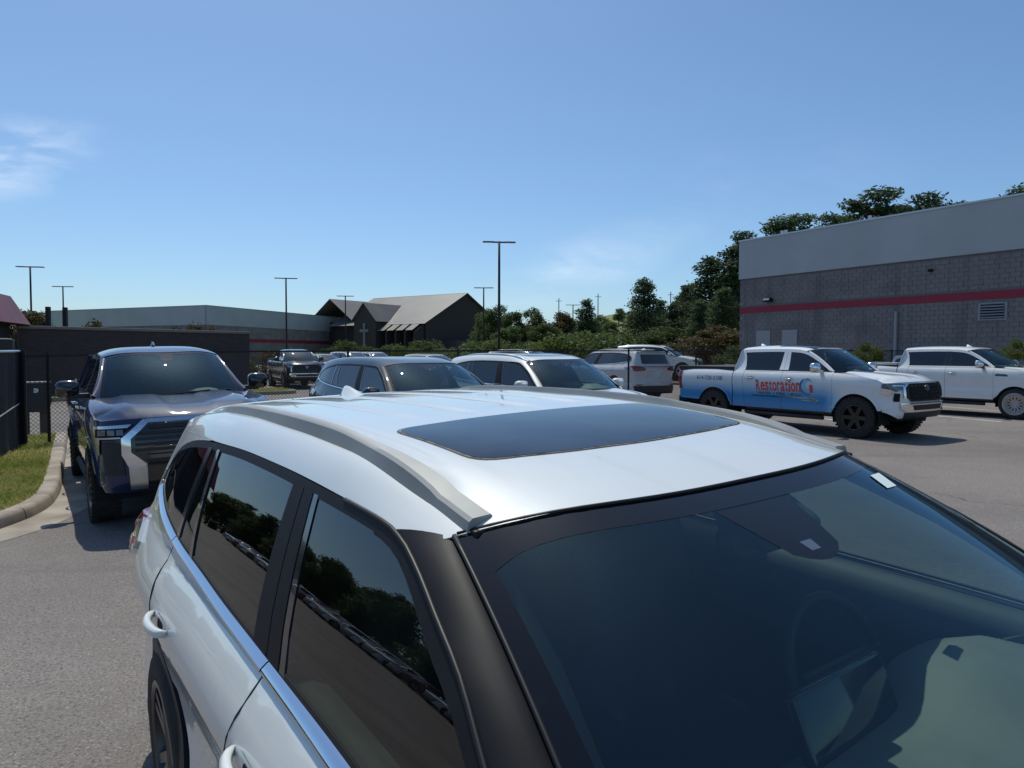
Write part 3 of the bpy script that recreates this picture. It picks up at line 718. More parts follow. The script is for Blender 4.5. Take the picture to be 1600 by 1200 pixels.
# chapel with gabled roof
M_croof = pr('brown standing seam roof', (.17, .145, .125), .45); noisy(M_croof, (.18, .155, .135), (.145, .125, .11), .3, 6)
M_cwall = pr('dark chapel brick', (.050, .040, .042), .9); M_cpale = pr('pale stone', (.27, .27, .28), .8)
ch = empty('chapel_building'); tag(ch, 'brown-roofed chapel with dark gable and white cross behind the trees', 'building')
ax = Vector((-.814, .58)).normalized(); wx = Vector((ax.y, -ax.x))      # along the ridge (away), across (to the right-back)
C0 = Vector((-8.1, 125.0))
def cp(al, ac, z): q = C0 + ax * al + wx * ac; return (q.x, q.y, z)
LR = 22.0; HWD = 10.0; ZE, ZR = 7.0, 12.25
MB().add([cp(0, -HWD, -1), cp(0, HWD, -1), cp(0, HWD, ZE), cp(0, 0, ZR - .15), cp(0, -HWD, ZE), cp(LR, -HWD, -1), cp(LR, HWD, -1), cp(LR, HWD, ZE), cp(LR, 0, ZR - .15), cp(LR, -HWD, ZE)],
         [(0, 1, 2, 3, 4), (9, 8, 7, 6, 5), (0, 4, 9, 5), (1, 6, 7, 2)]).build('wall', M_cwall, ch)
for s in (-1, 1):
    quad('roof_slope', [cp(-.5, 0, ZR), cp(LR + .5, 0, ZR), cp(LR + .5, s * (HWD + .9), ZE - .35), cp(-.5, s * (HWD + .9), ZE - .35)], M_croof, ch)
# cross gable towards the camera with the white cross
g0 = 11.5
pk = cp(g0, -HWD - 2.6, 10.6)
MB().add([cp(g0 - 2.6, -HWD - 2.5, -1), cp(g0 + 2.6, -HWD - 2.5, -1), cp(g0 + 2.6, -HWD - 2.5, 7.4), cp(g0, -HWD - 2.5, 10.1), cp(g0 - 2.6, -HWD - 2.5, 7.4), cp(g0 - 2.6, -4, -1), cp(g0 + 2.6, -4, -1), cp(g0 + 2.6, -4, 7.4), cp(g0, -4, 10.1), cp(g0 - 2.6, -4, 7.4)], [(0, 4, 3, 2, 1), (5, 6, 7, 8, 9), (0, 5, 9, 4), (1, 2, 7, 6), (4, 9, 8, 3), (2, 3, 8, 7)]).build('gable', pr('chapel gable brick', (.075, .06, .056), .9), ch)
for s in (-1, 1): quad('gable_roof', [cp(g0, -HWD - 2.9, 10.3), cp(g0, -3, 10.3), cp(g0 + s * 3.1, -3, 7.1), cp(g0 + s * 3.1, -HWD - 2.9, 7.1)], M_croof, ch)
cr = MB().add([cp(g0 - .22, -HWD - 2.55, 2.6), cp(g0 + .22, -HWD - 2.55, 2.6), cp(g0 + .22, -HWD - 2.55, 6.9), cp(g0 - .22, -HWD - 2.55, 6.9), cp(g0 - .22, -HWD - 2.7, 2.6), cp(g0 + .22, -HWD - 2.7, 2.6), cp(g0 + .22, -HWD - 2.7, 6.9), cp(g0 - .22, -HWD - 2.7, 6.9)], [(0, 1, 2, 3), (4, 7, 6, 5), (0, 4, 5, 1), (1, 5, 6, 2), (2, 6, 7, 3), (3, 7, 4, 0)])
cr.add([cp(g0 - 1.0, -HWD - 2.56, 5.4), cp(g0 + 1.0, -HWD - 2.56, 5.4), cp(g0 + 1.0, -HWD - 2.56, 5.9), cp(g0 - 1.0, -HWD - 2.56, 5.9), cp(g0 - 1.0, -HWD - 2.71, 5.4), cp(g0 + 1.0, -HWD - 2.71, 5.4), cp(g0 + 1.0, -HWD - 2.71, 5.9), cp(g0 - 1.0, -HWD - 2.71, 5.9)], [(0, 1, 2, 3), (4, 7, 6, 5), (0, 4, 5, 1), (1, 5, 6, 2), (2, 6, 7, 3), (3, 7, 4, 0)])
cr.build('cross', M_cpale, ch)
# bays along the eave: piers, glazing and small sloped roofs
for k in range(4):
    a = .3 + 2.1 * k
    quad('bay_roof', [cp(a + .3, -HWD + .2, 7.25), cp(a + 1.85, -HWD + .2, 7.25), cp(a + 1.85, -HWD - 2.6, 5.6), cp(a + .3, -HWD - 2.6, 5.6)], M_croof, ch)
    MB().add([cp(a, -HWD - .1, -1), cp(a + .4, -HWD - .1, -1), cp(a + .4, -HWD - 2.2, -1), cp(a, -HWD - 2.2, -1), cp(a, -HWD - .1, 6.7), cp(a + .4, -HWD - .1, 6.7), cp(a + .4, -HWD - 2.2, 5.4), cp(a, -HWD - 2.2, 5.4)], [(0, 3, 2, 1), (4, 5, 6, 7), (0, 1, 5, 4), (1, 2, 6, 5), (2, 3, 7, 6), (3, 0, 4, 7)]).build('pier', M_cwall, ch)
    MB().add([cp(a + .6, -HWD - .15, 3.4), cp(a + 1.85, -HWD - .15, 3.4), cp(a + 1.85, -HWD - .15, 5.2), cp(a + .6, -HWD - .15, 5.2)], [(0, 1, 2, 3)]).build('window', M_fglass, ch)
    MB().add([cp(a + .55, -HWD - .2, 1.0), cp(a + 1.95, -HWD - .2, 1.0), cp(a + 1.95, -HWD - .2, 3.2), cp(a + .55, -HWD - .2, 3.2)], [(0, 1, 2, 3)]).build('stone_panel', pr('bay stone', (.12, .11, .105), .9), ch)
# lower rear hall roof on the left of the chapel
MB().add([cp(18, -HWD + 1, -1), cp(29, -HWD + 1, -1), cp(29, -HWD + 12, -1), cp(18, -HWD + 12, -1), cp(18, -HWD + 1, 7.5), cp(29, -HWD + 1, 7.5), cp(29, -HWD + 12, 7.5), cp(18, -HWD + 12, 7.5)], [(0, 3, 2, 1), (0, 1, 5, 4), (1, 2, 6, 5), (2, 3, 7, 6), (3, 0, 4, 7)]).build('hall_wall', M_cwall, ch)
for s in (-1, 1): quad('hall_roof', [cp(23.5, -HWD + .2, 11.6), cp(23.5, 2, 11.6), cp(23.5 + s * 6.3, 2, 7.3), cp(23.5 + s * 6.3, -HWD + .2, 7.3)], M_croof, ch)
# doorway building at the gable foot
MB().add([cp(-3, -6, -1), cp(-3, 6, -1), cp(0, 6, -1), cp(0, -6, -1), cp(-3, -6, 4.0), cp(-3, 6, 4.0), cp(0, 6, 4.0), cp(0, -6, 4.0)], [(0, 1, 5, 4), (1, 2, 6, 5), (2, 3, 7, 6), (3, 0, 4, 7), (4, 5, 6, 7)]).build('porch', pr('porch brick', (.085, .075, .07), .9), ch)
for k in (-3.5, 0, 3.5): MB().add([cp(-3.05, k - .9, 0), cp(-3.05, k + .9, 0), cp(-3.05, k + .9, 3.0), cp(-3.05, k - .9, 3.0)], [(0, 1, 2, 3)]).build('porch_opening', M_fglass, ch)

# ------------------------------------------------------------------ lamp posts
M_pole = pr('dark bronze pole', (.020, .022, .026), .5, .3)
def lamp_post(x, y, h, rot, label):
    e = empty('lamp_post', (x, y, zg(x, y) if y < 100 else -.3), (0, 0, rot)); tag(e, label, 'lamp post', 'twin-head car park lamp posts')
    z = h - e.location.z
    MB().box((-.3, -.3, 0), (.3, .3, .75)).build('base', M_conc, e, bevel=.04)
    MB().tube([(0, 0, .7), (0, 0, z)], [.105, .085], 8).build('pole', M_pole, e, True)
    MB().box((-.45, -.05, z - .12), (.45, .05, z - .02)).build('arm', M_pole, e)
    for s in (-1, 1):
        h_ = MB().box((min(s * .4, s * 1.22), -.20, z - .10), (max(s * .4, s * 1.22), .20, z - .02)).build('lamp_head', M_pole, e, bevel=.025)
        MB().box((min(s * .5, s * 1.15), -.15, z - .108), (max(s * .5, s * 1.15), .15, z - .10)).build('lamp_panel', M_stick, h_)
for x, y, h, rot, lb in ((-46.77, 70.55, 10.2, .2, 'leftmost tall lamp post with two flat heads'), (-56.6, 91.5, 10.2, .15, 'lamp post in front of the left end of the far grey store'), (-25.1, 80.6, 10.2, .2, 'lamp post in front of the right part of the far grey store'),
                         (-24.2, 105.3, 10.2, .1, 'lamp post just left of the chapel'), (-.98, 54.1, 10.2, .12, 'tallest lamp post near the middle of the picture'), (-3.6, 91.5, 10.2, .0, 'lamp post to the right of the chapel gable'), (10.3, 123.0, 10.2, .0, 'far small lamp post above the trees right of the middle')):
    lamp_post(x, y, h, rot, lb)
for x, y, h, lb in ((10.6, 165, 14.5, 'thin far utility pole above the trees, left one'), (19.5, 165, 15.5, 'thin far utility pole beside the green hill'), (36, 165, 16, 'far utility pole with crossarm among the pines')):
    e = empty('utility_pole', (x, y, 0)); tag(e, lb, 'utility pole', 'far utility poles')
    MB().tube([(0, 0, 0), (0, 0, h)], [.16, .10], 6).build('pole', M_wood, e); MB().box((-.7, -.05, h - .7), (.7, .05, h - .6)).build('crossarm', M_wood, e)
# ------------------------------------------------------------------ vehicles: shared pieces
def arch(xc, zc, r, zbot, n=15):
    """points over a wheel arch, front to rear (decreasing x)"""
    a0 = math.asin(max(-1, min(1, (zbot - zc) / r)))
    return [(xc + r * math.cos(t), zc + r * math.sin(t)) for t in rng(a0, math.pi - a0, n)]
WHEELS = {}
def wheel_meshes(style, r, w):
    key = (style, r, w)
    if key in WHEELS: return WHEELS[key]
    rr = r * (.70 if style != 'offroad' else .60)
    ty = MB(); hw = w / 2
    ty.lathe([(rr, -hw * .8), (rr + .02, -hw * .95), (r - .05, -hw), (r - .02, -hw * .93), (r - .004, -hw * .78), (r, -hw * .4), (r, hw * .4), (r - .004, hw * .78), (r - .02, hw * .93), (r - .05, hw), (rr + .02, hw * .95), (rr, hw * .8), (rr, -hw * .8)], 40)
    if style == 'offroad':
        for k in range(36):
            a = 2 * math.pi * k / 36; m = Matrix.Rotation(a, 4, 'Y')
            ty.box((r - .03, hw * .55, -.02), (r + .006, hw * 1.03, .02), m); ty.box((r - .03, -hw * 1.03, -.02 + .03), (r + .006, -hw * .55, .05), m)
    o1 = ty.build('tyre_proto', M_rubber, None, 'auto')
    rim = MB()
    # outer side is -y here (right-hand wheels); barrel and lip
    rim.lathe([(rr + .012, -hw * .86), (rr + .012, -hw * .95), (rr - .004, -hw * .97), (rr - .016, -hw * .9), (rr - .03, -hw * .3), (rr - .04, hw * .7)], 40)
    rim.lathe([(.0, -hw * .80), (.045, -hw * .80), (.06, -hw * .76), (.075, -hw * .60), (.075, -hw * .3)], 24)
    ns = {'five': 10, 'offroad': 6, 'multi': 12, 'plain': 10}[style]
    for k in range(ns):
        if style in ('five', 'plain'): a = 2 * math.pi * (k // 2) / 5 + (.16 if k % 2 else -.16)
        else: a = 2 * math.pi * k / ns
        m = Matrix.Rotation(a, 4, 'Y'); t = .022 if style in ('five', 'plain') else (.045 if style == 'offroad' else .026)
        y1 = -hw * .88; y0 = -hw * .72
        v = [m @ Vector(p) for p in ((.05, y0, -t), (rr - .005, y1, -t * .8), (rr - .005, y1, t * .8), (.05, y0, t), (.05, y0 + .05, -t), (rr - .005, y1 + .05, -t * .8), (rr - .005, y1 + .05, t * .8), (.05, y0 + .05, t))]
        rim.add(v, [(0, 1, 2, 3), (4, 7, 6, 5), (0, 4, 5, 1), (1, 5, 6, 2), (2, 6, 7, 3), (3, 7, 4, 0)])
        if style == 'multi':
            m2 = Matrix.Rotation(a + math.pi / ns, 4, 'Y')
            rim.add([m2 @ Vector(p) for p in ((.6 * rr, y1 + .01, -.012), (rr, y1, -.05), (rr, y1, .05), (.6 * rr, y1 + .01, .012), (.6 * rr, y1 + .04, -.012), (rr, y1 + .04, -.05), (rr, y1 + .04, .05), (.6 * rr, y1 + .04, .012))], [(0, 1, 2, 3), (4, 7, 6, 5), (0, 4, 5, 1), (1, 5, 6, 2), (2, 6, 7, 3), (3, 7, 4, 0)])
    o2 = rim.build('rim_proto', {'five': M_alloy, 'plain': M_darkalloy, 'offroad': M_blackrim, 'multi': M_alloy}[style], None, 'auto')
    dk = MB().lathe([(0, -hw * .15), (rr * .98, -hw * .15)], 24).build('brake_proto', M_dark)
    res = (o1.data, o2.data, dk.data)
    for o in (o1, o2, dk): bpy.data.objects.remove(o)
    WHEELS[key] = res
    return res
def add_wheels(root, xs, y, r, w, style):
    for x in xs:
        for s in (-1, 1):
            t, rm, dk = wheel_meshes(style, r, w)
            o = mesh_obj('wheel', dk, root); o.location = (x, s * y, r)
            if s > 0: o.rotation_euler = (0, 0, math.pi)
            mesh_obj('tyre', t, o); mesh_obj('rim', rm, o)

class Shell:
    """side, nose and tail surfaces of one vehicle body; x forward (0 at the nose), y left, z up"""
    def __init__(s, W, g, xsf, x0f, xsr, x0r, n=2.7):
        s.W = crv(W); s.g = crv(g); s.xsf = xsf; s.x0f = crv(x0f); s.xsr = xsr; s.x0r = crv(x0r); s.n = n
    def Y(s, x, z): return s.W(x) - s.g(z)
    def side(s, sg): return lambda x, z: (x, sg * s.Y(x, z), z)
    def cap(s, front):
        xs = s.xsf if front else s.xsr; x0 = s.x0f if front else s.x0r; e = 2 / s.n
        def f(u, z):
            Wz = s.Y(xs, z); th = max(-1, min(1, u)) * math.pi / 2
            y = Wz * abs(math.sin(th)) ** e * (1 if u >= 0 else -1)
            x = x0(z) - (x0(z) - xs) * (1 - max(0, math.cos(th)) ** e)
            return (x, y, z)
        return f
    def u(s, y, z, front=True):
        Wz = s.Y(s.xsf if front else s.xsr, z); q = min(1, abs(y) / Wz)
        return math.copysign(2 / math.pi * math.asin(q ** (s.n / 2)), y)
    def cpoly(s, pts, front=True, dens=5):
        out = []
        for i in range(len(pts)):
            a, b = pts[i], pts[(i + 1) % len(pts)]
            for k in range(dens):
                t = k / dens; y, z = a[0] + (b[0] - a[0]) * t, a[1] + (b[1] - a[1]) * t
                out.append((s.u(y, z, front), z))
        return out
def mir(p): return [(-y, z) for y, z in p][::-1]

# ------------------------------------------------------------------ crossover / SUV
def build_suv(name, P):
    root = empty(name)
    body = P['paint']; detail = P.get('detail', 2)
    gl_w, gl_f, gl_r = (M_wind, M_side, M_priv) if detail >= 1 else (M_fglass, M_fglass, M_fglass)
    st = (.09, .06) if detail >= 2 else ((.16, .09) if detail == 1 else (.3, .14))
    fade = lambda x: sstep(-3.0, -3.7, x)
    S = Shell([(-4.62, .945), (-4.35, .972), (-4.0, .992), (-3.7, .994), (-3.3, .984), (-2.6, .970), (-2.0, .962), (-1.4, .962), (-.9, .95), (-.55, .905)],
              [(.20, .085), (.30, .03), (.40, .016), (.52, .030), (.68, .046), (.80, .038), (.90, .014), (.965, 0), (1.0, .002), (1.05, .016), (1.10, .044), (1.135, .072), (1.155, .088), (1.25, .124), (1.35, .167), (1.45, .217), (1.55, .272), (1.62, .315)],
              -.55, [(.20, -.10), (.35, 0), (.55, 0), (.75, -.03), (.95, -.10), (1.05, -.2)],
              -4.62, [(.28, -4.93), (.45, -4.97), (.62, -4.97), (.75, -4.93), (1.05, -4.95), (1.15, -4.93), (1.35, -4.83), (1.58, -4.70)])
    zb = crv([(-1.35, 1.10), (-1.7, 1.132), (-2.1, 1.148), (-2.5, 1.156), (-3.0, 1.166), (-3.4, 1.184), (-3.75, 1.203), (-4.1, 1.232), (-4.4, 1.265), (-4.56, 1.30)])
    zd = crv([(-1.38, 1.125), (-1.52, 1.205), (-1.713, 1.322), (-1.841, 1.397), (-1.963, 1.447), (-2.074, 1.492), (-2.17, 1.523), (-2.258, 1.538), (-2.44, 1.546), (-2.7, 1.553), (-3.0, 1.56), (-3.35, 1.562), (-3.82, 1.549), (-4.11, 1.525), (-4.3, 1.495), (-4.43, 1.458), (-4.52, 1.405), (-4.565, 1.335), (-4.575, 1.305)])
    zr = crv([(-2.0, 1.472), (-2.17, 1.524), (-2.258, 1.539), (-2.44, 1.547), (-3.0, 1.561), (-3.35, 1.563), (-3.82, 1.553), (-4.2, 1.54), (-4.62, 1.515), (-4.8, 1.50)])
    Zc = crv([(-1.70, 1.555), (-1.90, 1.603), (-2.05, 1.634), (-2.33, 1.668), (-2.7, 1.690), (-3.1, 1.701), (-3.5, 1.701), (-4.0, 1.688), (-4.5, 1.655), (-4.85, 1.615)])
    RB = P.get('ribs', True)
    def zroof(x, y):
        ye = S.Y(x, zr(x)); t = min(1.0, abs(y) / ye)
        n_ = 4.6 + 6.4 * (1 - sstep(-2.7, -2.05, x)); z = zr(x) + (Zc(x) - .020 - zr(x)) * (1 - t ** n_) - .010 * t * t * (1 - t ** 4)
        if RB:
            k = sstep(-2.80, -2.98, x) * (1 - sstep(-4.25, -4.4, x))
            for yc in (.12, .33): z -= .0095 * k * math.exp(-((abs(y) - yc) / .020) ** 2)
            k2 = sstep(-2.30, -2.45, x) * (1 - sstep(-4.25, -4.4, x)); z -= .006 * k2 * math.exp(-((abs(y) - .528) / .014) ** 2)
            z -= .011 * sstep(-2.16, -2.3, x) * math.exp(-((abs(y) - .585) / .035) ** 2)
        return z
    xh = lambda y: -1.914 - .140 * (abs(y) / .604) ** 3
    roof = lambda x, t: (x, t * S.Y(x, zr(x)), zroof(x, t * S.Y(x, zr(x))))
    # roof skin in (x, t)
    ts = rng(-1, 1, 61)
    front = [(xh(t * .705) if abs(t) < .92 else xh(.92 * .705) - .13 * ((abs(t) - .92) / .08) ** 1.1, t) for t in ts]
    def xf_(t): return xh(t * .705) if abs(t) < .92 else xh(.92 * .705) - .13 * ((abs(t) - .92) / .08) ** 1.1
    nt, nx = (101, 90) if detail >= 2 else (41, 26)
    v_ = []; nn_ = []; f_l = []
    for i in range(nt):
        t = -1 + 2 * i / (nt - 1); a_, b_ = xf_(t), -4.62 - .10 * (1 - t * t)
        for k in range(nx):
            x = a_ + (b_ - a_) * k / (nx - 1); e_ = 2e-3; t1, t2 = max(-1, t - e_), min(1, t + e_)
            n = (Vector(roof(x + e_, t)) - Vector(roof(x - e_, t))).cross(Vector(roof(x, t2)) - Vector(roof(x, t1))).normalized()
            v_.append(roof(x, t)); nn_.append(n)
    for i in range(nt - 1):
        for k in range(nx - 1): q = i * nx + k; f_l.append((q, q + 1, q + nx + 1, q + nx) if False else (q, q + nx, q + nx + 1, q + 1))
    m0 = len(v_); g_ = (v_[1][0] - v_[0][0])
    fe = [i * nx for i in range(nt)]
    for a_i in fe: v_.append((v_[a_i][0] - .004, v_[a_i][1], v_[a_i][2] - .012)); nn_.append(Vector((1, 0, -.2)).normalized())
    fm_ = [0] * len(f_l)
    for i in range(nt - 1): f_l.append((fe[i], m0 + i, m0 + i + 1, fe[i + 1])); fm_.append(1)
    # face winding follows the upward normals
    def wind_ok(q): return (Vector(v_[q[1]]) - Vector(v_[q[0]])).cross(Vector(v_[q[2]]) - Vector(v_[q[0]])).dot(nn_[q[0]]) > 0
    f_l = [q if wind_ok(q) or fm_[i] else q[::-1] for i, q in enumerate(f_l)]
    rf = pyobj('roof', v_, f_l, body, root, True, nn_, mats=[body, M_seal], fmat=fm_)
    # rear spoiler lip
    rows = []
    for t in rng(-.86, .86, 17):
        y = t * .70; x = -4.70 + .10 * t * t; z = zroof(-4.62, y)
        rows.append([(x + .12, y, z + .001), (x + .04, y, z + .006), (x - .08, y, z - .012), (x - .10, y, z - .03), (x - .07, y, z - .05), (x + .05, y, z - .07)])
    loft('rear_spoiler', rows, body, root)
    # sunroof
    if P.get('sunroof', True):
        ol = rounded([(-2.285, -.458), (-2.236, -.25), (-2.219, 0), (-2.236, .25), (-2.285, .458), (-2.722, .470), (-2.758, .2), (-2.762, 0), (-2.758, -.2), (-2.722, -.470)], .07, 6)
        rxy = lambda x, y: (x, y, zroof(x, y))
        sr = panel('sunroof', ol, rxy, M_sunroof, rf, off=.0025, thick=.004, step=(.08, .08))
        cx, cy = -2.49, 0
        seal = [(cx + (a - cx) * 1.036, b * 1.020) for a, b in ol]
        panel('sunroof_seal', seal, rxy, M_seal, rf, off=.0008, thick=.002, step=(.08, .08))
        seal2 = [(cx + (a - cx) * 1.018, b * 1.010) for a, b in ol]
        panel('sunroof_edge', seal2, rxy, M_rim_dust, rf, off=.0016, thick=.002, step=(.08, .08))
    # roof rails: blade section along the roof
    if P.get('rails', True):
        for s in (-1, 1):
            rows = []; N = 70
            ZT = crv([(-2.05, 1.550), (-2.147, 1.582), (-2.22, 1.612), (-2.41, 1.647), (-2.573, 1.662), (-2.86, 1.683), (-3.3, 1.689), (-3.5, 1.687), (-3.8, 1.682), (-4.1, 1.664), (-4.25, 1.640)])
            for i in range(N):
                k = i / (N - 1); x = -2.060 - 2.18 * k; f_ = sstep(-2.2, -2.75, x)
                yc = .598 - .008 * k; w = (.031 - .010 * f_) * (1 - .4 * sstep(.9, 1, k)); zt_ = max(ZT(x), zroof(x, yc - w) + .004)
                zi = min(zroof(x, yc - w) - .006, zt_ - .004); zo = min(zroof(x, yc + w) - .012, zt_ - .014)
                rows.append([(x, s * (yc - w), zi), (x, s * (yc - w * .96), zt_ - .006), (x, s * (yc - w * .80), zt_), (x, s * (yc + w * (.50 - .55 * f_)), zt_ - .002), (x, s * (yc + w * (.78 - .40 * f_)), zt_ - .008), (x, s * (yc + w * 1.08), zo)])
            ro = loft('roof_rail', rows, P.get('railmat', M_rail), root, closed=True, caps=True)
            ro.data.set_sharp_from_angle(angle=R(28))
            if detail >= 2:   # rubber foot at the front of the rail
                x = -2.05; MB().box((x - .02, s * .598 - .024, zroof(x, .6) - .03), (x + .010, s * .598 + .026, zroof(x, .6) - .004)).build('rail_foot', M_seal, root, bevel=.004)
    if P.get('fin', True):
        rows = []
        for k in rng(0, 1, 11):
            x = -4.06 - .30 * k; h = .082 * math.sin(math.pi * (.10 + .9 * (1 - k)) * .5) * (0.15 + .85 * sstep(1.02, .45, 1 - k + .0)) if False else .052 * (sstep(0, .80, k) ** .9) * (1 - .55 * sstep(.86, 1, k))
            w = .030 * math.sin(math.pi * min(1, .12 + .88 * k)) + .012; z0 = zroof(x, 0) - .004
            rows.append([(x, -w, z0), (x, -w * .75, z0 + h * .35), (x, -w * .32, z0 + h * .8), (x, 0, z0 + h), (x, w * .32, z0 + h * .8), (x, w * .75, z0 + h * .35), (x, w, z0)])
        loft('antenna_fin', rows, body, root, caps=True)
    # windshield
    def wind(s, t):
        y0 = .645 * t; x0 = xh(y0) + .006; z0 = zroof(xh(y0), y0) - .006
        y1 = .815 * t; x1 = -.97 - .30 * abs(t) ** 2.2; z1 = 1.10 - .03 * t * t
        b = 4 * s * (1 - s)
        return (x0 + (x1 - x0) * s + .012 * b, y0 + (y1 - y0) * s, z0 + (z1 - z0) * s + .028 * b)
    wo = [(0, t) for t in rng(-1, 1, 21)] + [(s, 1) for s in rng(.08, 1, 12)] + [(1, t) for t in rng(1, -1, 21)[1:]] + [(s, -1) for s in rng(.92, .08, 11)]
    wd = panel('windshield', wo, wind, gl_w, root, thick=0, step=(.08, .09))
    wflip = False
    if detail >= 1:
        # black border printed on the glass
        b = .055
        def strip(nm, a, bb): panel(nm, a + bb[::-1], wind, M_frit, wd, off=.0005, thick=0, step=(.05, .08))
        inn = [(.066 + .055 * abs(t) ** 12, t * .955) for t in rng(-1, 1, 31)]
        strip('glass_border', [(.002, t * .998) for t in rng(-1, 1, 21)], inn)
        for s in (-1, 1):
            strip('glass_border', [(k, s * .998) for k in rng(.0, .97, 13)], [(max(k, .121), s * (.955 - .006 * 4 * k * (1 - k))) for k in rng(.0, .97, 13)])
        strip('glass_border', [(.93, t * .955) for t in rng(-1, 1, 15)], [(.998, t * .998) for t in rng(-1, 1, 15)])
        # camera shroud behind the glass and mirror
        strip('glass_border', [(.07, t - .11) for t in rng(-.17, .17, 7)], [(.22 + .03 * (1 - (t / .10) ** 2), t - .11) for t in rng(-.10, .10, 7)])
        if detail >= 2:
            panel('windshield_sticker', [(.092, .60), (.098, .71), (.150, .655), (.143, .56)], wind, M_stick, wd, off=.0022, thick=0)
        panel('lens_glint', [(.195, -.14), (.195, -.09), (.222, -.095), (.222, -.135)], wind, M_lamp, wd, off=.001, thick=0)  # small pale patch painted on the glass as the glint of the camera lens
        mm = MB().box((-.05, -.12, -.035), (.02, .12, .035), Matrix.Translation((-1.86, .0, 1.47)) @ Matrix.Rotation(R(-20), 4, 'Y'))
        mm.build('rear_view_mirror', M_plastic, root, True, bevel=.02, seg=3)
        MB().box((-.02, -.09, -.03), (.12, .09, .035), Matrix.Translation((-1.90, 0, 1.53)) @ Matrix.Rotation(R(27), 4, 'Y')).build('camera_housing', M_plastic, root, True, bevel=.02, seg=3)
    # header seal
    for k in range(1):
        m = MB().tube([(xh(.64 * t) + .004, .64 * t, zroof(xh(.64 * t), .64 * t) - .0015) for t in rng(-1, 1, 25)], .0042, 6); m.build('header_seal', M_seal, root, True)
    # A pillars
    for s in (-1, 1):
        rows = []
        N = 22
        for i in range(N):
            k = i / (N - 1)
            a = Vector(wind(k, s)); x = -2.225 + .825 * k; z = zd(x); b2 = Vector((x, s * S.Y(x, z), z))
            o = (b2 - a); n = Vector((.35, s * .62, .7))
            rows.append([tuple(a + o * q + n * (.010 * 4 * q * (1 - q)) - Vector((0, 0, .004 if q in (0,) else 0))) for q in (0, .12, .3, .5, .7, .88, 1)])
        loft('pillar', rows, P.get('apillar', M_pillar), root)
        MB().tube([Vector(wind(k, s * 1.0)) + Vector((0, 0, .003)) for k in rng(.0, 1, 20)], .0055, 6).build('windshield_seal', M_seal, root, True)
        MB().tube([(x, s * (S.Y(x, zd(x)) + .004), zd(x)) for x in rng(-2.5, -1.4, 26)], .0055, 6).build('door_seal', M_seal, root, True)
    # ---------------- sides
    xa_f, xa_r, zc = -.955, -3.81, .385; ar = .435
    for s in (-1, 1):
        sf = S.side(s); fl = s > 0
        def pn(nm, ol, mat, par=root, off=0.0, thick=.014, stp=st, **k): return panel(nm, ol, sf, mat, par, off, thick, stp, fl, **k)
        belt = lambda x: zb(x) - .004
        # front fender
        ol = [(-.55, .30)] + [p for p in arch(xa_f, zc, ar, .30)] + [(-1.43, .30), (-1.43, .6), (-1.435, .9), (-1.43, 1.085), (-1.2, 1.075), (-.9, 1.04), (-.7, 1.005), (-.55, .965)]
        pn('fender', ol, body, rim_mat=M_seal)
        # doors
        fd = [(-1.437, .30), (-1.437, .6), (-1.441, .9), (-1.437, 1.088)] + [(x, belt(x)) for x in rng(-1.5, -2.581, 14)] + [(-2.585, 1.10), (-2.64, .98), (-2.67, .86), (-2.665, .6), (-2.64, .45), (-2.60, .30)]
        d1 = pn('front_door', fd, body, rim_mat=M_seal)
        rd = [(-2.606, .30), (-2.646, .45), (-2.671, .6), (-2.676, .86), (-2.646, .98), (-2.591, 1.10)] + [(x, belt(x)) for x in rng(-2.588, -3.765, 14)] + [(-3.755, 1.12), (-3.70, 1.0), (-3.62, .88), (-3.48, .76), (-3.36, .62), (-3.31, .5), (-3.29, .30)]
        d2 = pn('rear_door', rd, body, rim_mat=M_seal)
        if detail >= 1:
            for dd, hx in ((d1, -2.45), (d2, -3.50)):
                hz = 1.005; yy = S.Y(hx, hz)
                # cup
                cu = rounded([(hx - .075, hz - .028), (hx + .085, hz - .03), (hx + .085, hz + .02), (hx - .075, hz + .022)], .02, 4)
                pn('handle_recess', cu, M_white if body in (M_pearl, M_white) else body, dd, off=.0015, thick=0)
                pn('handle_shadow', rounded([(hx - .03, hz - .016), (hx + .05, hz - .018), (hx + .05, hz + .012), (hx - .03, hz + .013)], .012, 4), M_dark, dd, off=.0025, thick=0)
                rows = []
                for k in rng(0, 1, 17):
                    x = hx - .115 + .23 * k; q = math.sin(math.pi * k) ** .55
                    y = yy + .006 + .034 * q; h = .019 * (.55 + .45 * q); z = hz + .002
                    rows.append([(x, s * (y - .014), z - h * .8), (x, s * y, z - h), (x, s * (y + .010), z - h * .45), (x, s * (y + .010), z + h * .45), (x, s * y, z + h), (x, s * (y - .014), z + h * .8)])
                loft('handle', rows, body, dd, closed=True, caps=True)
        if detail >= 1:   # dark line of the door gaps
            for pts_ in ([(1.15, -2.5845), (1.10, -2.588), (1.04, -2.612), (.98, -2.643), (.92, -2.663), (.86, -2.6735), (.75, -2.6745), (.6, -2.668), (.45, -2.643), (.31, -2.604)], [(1.195, -3.768), (1.12, -3.759), (1.0, -3.704), (.94, -3.668), (.88, -3.624)], [(1.085, -1.434), (.9, -1.438), (.6, -1.434), (.31, -1.434)]):
                fx_ = crv(pts_); zs_ = [p_[0] for p_ in pts_]
                MB().tube([(fx_(z_), s * (S.Y(fx_(z_), z_) - .0006), z_) for z_ in rng(max(zs_), min(zs_), 24)], .0028, 6).build('door_gap', M_seal, root, True)
        # rear quarter with the D pillar
        q = [(-4.62, .30), (-4.62, .6), (-4.62, .9), (-4.62, 1.2), (-4.62, 1.40), (-4.62, zr(-4.62))] + [(x, zr(x) - .0005) for x in rng(-4.55, -3.86, 8)]
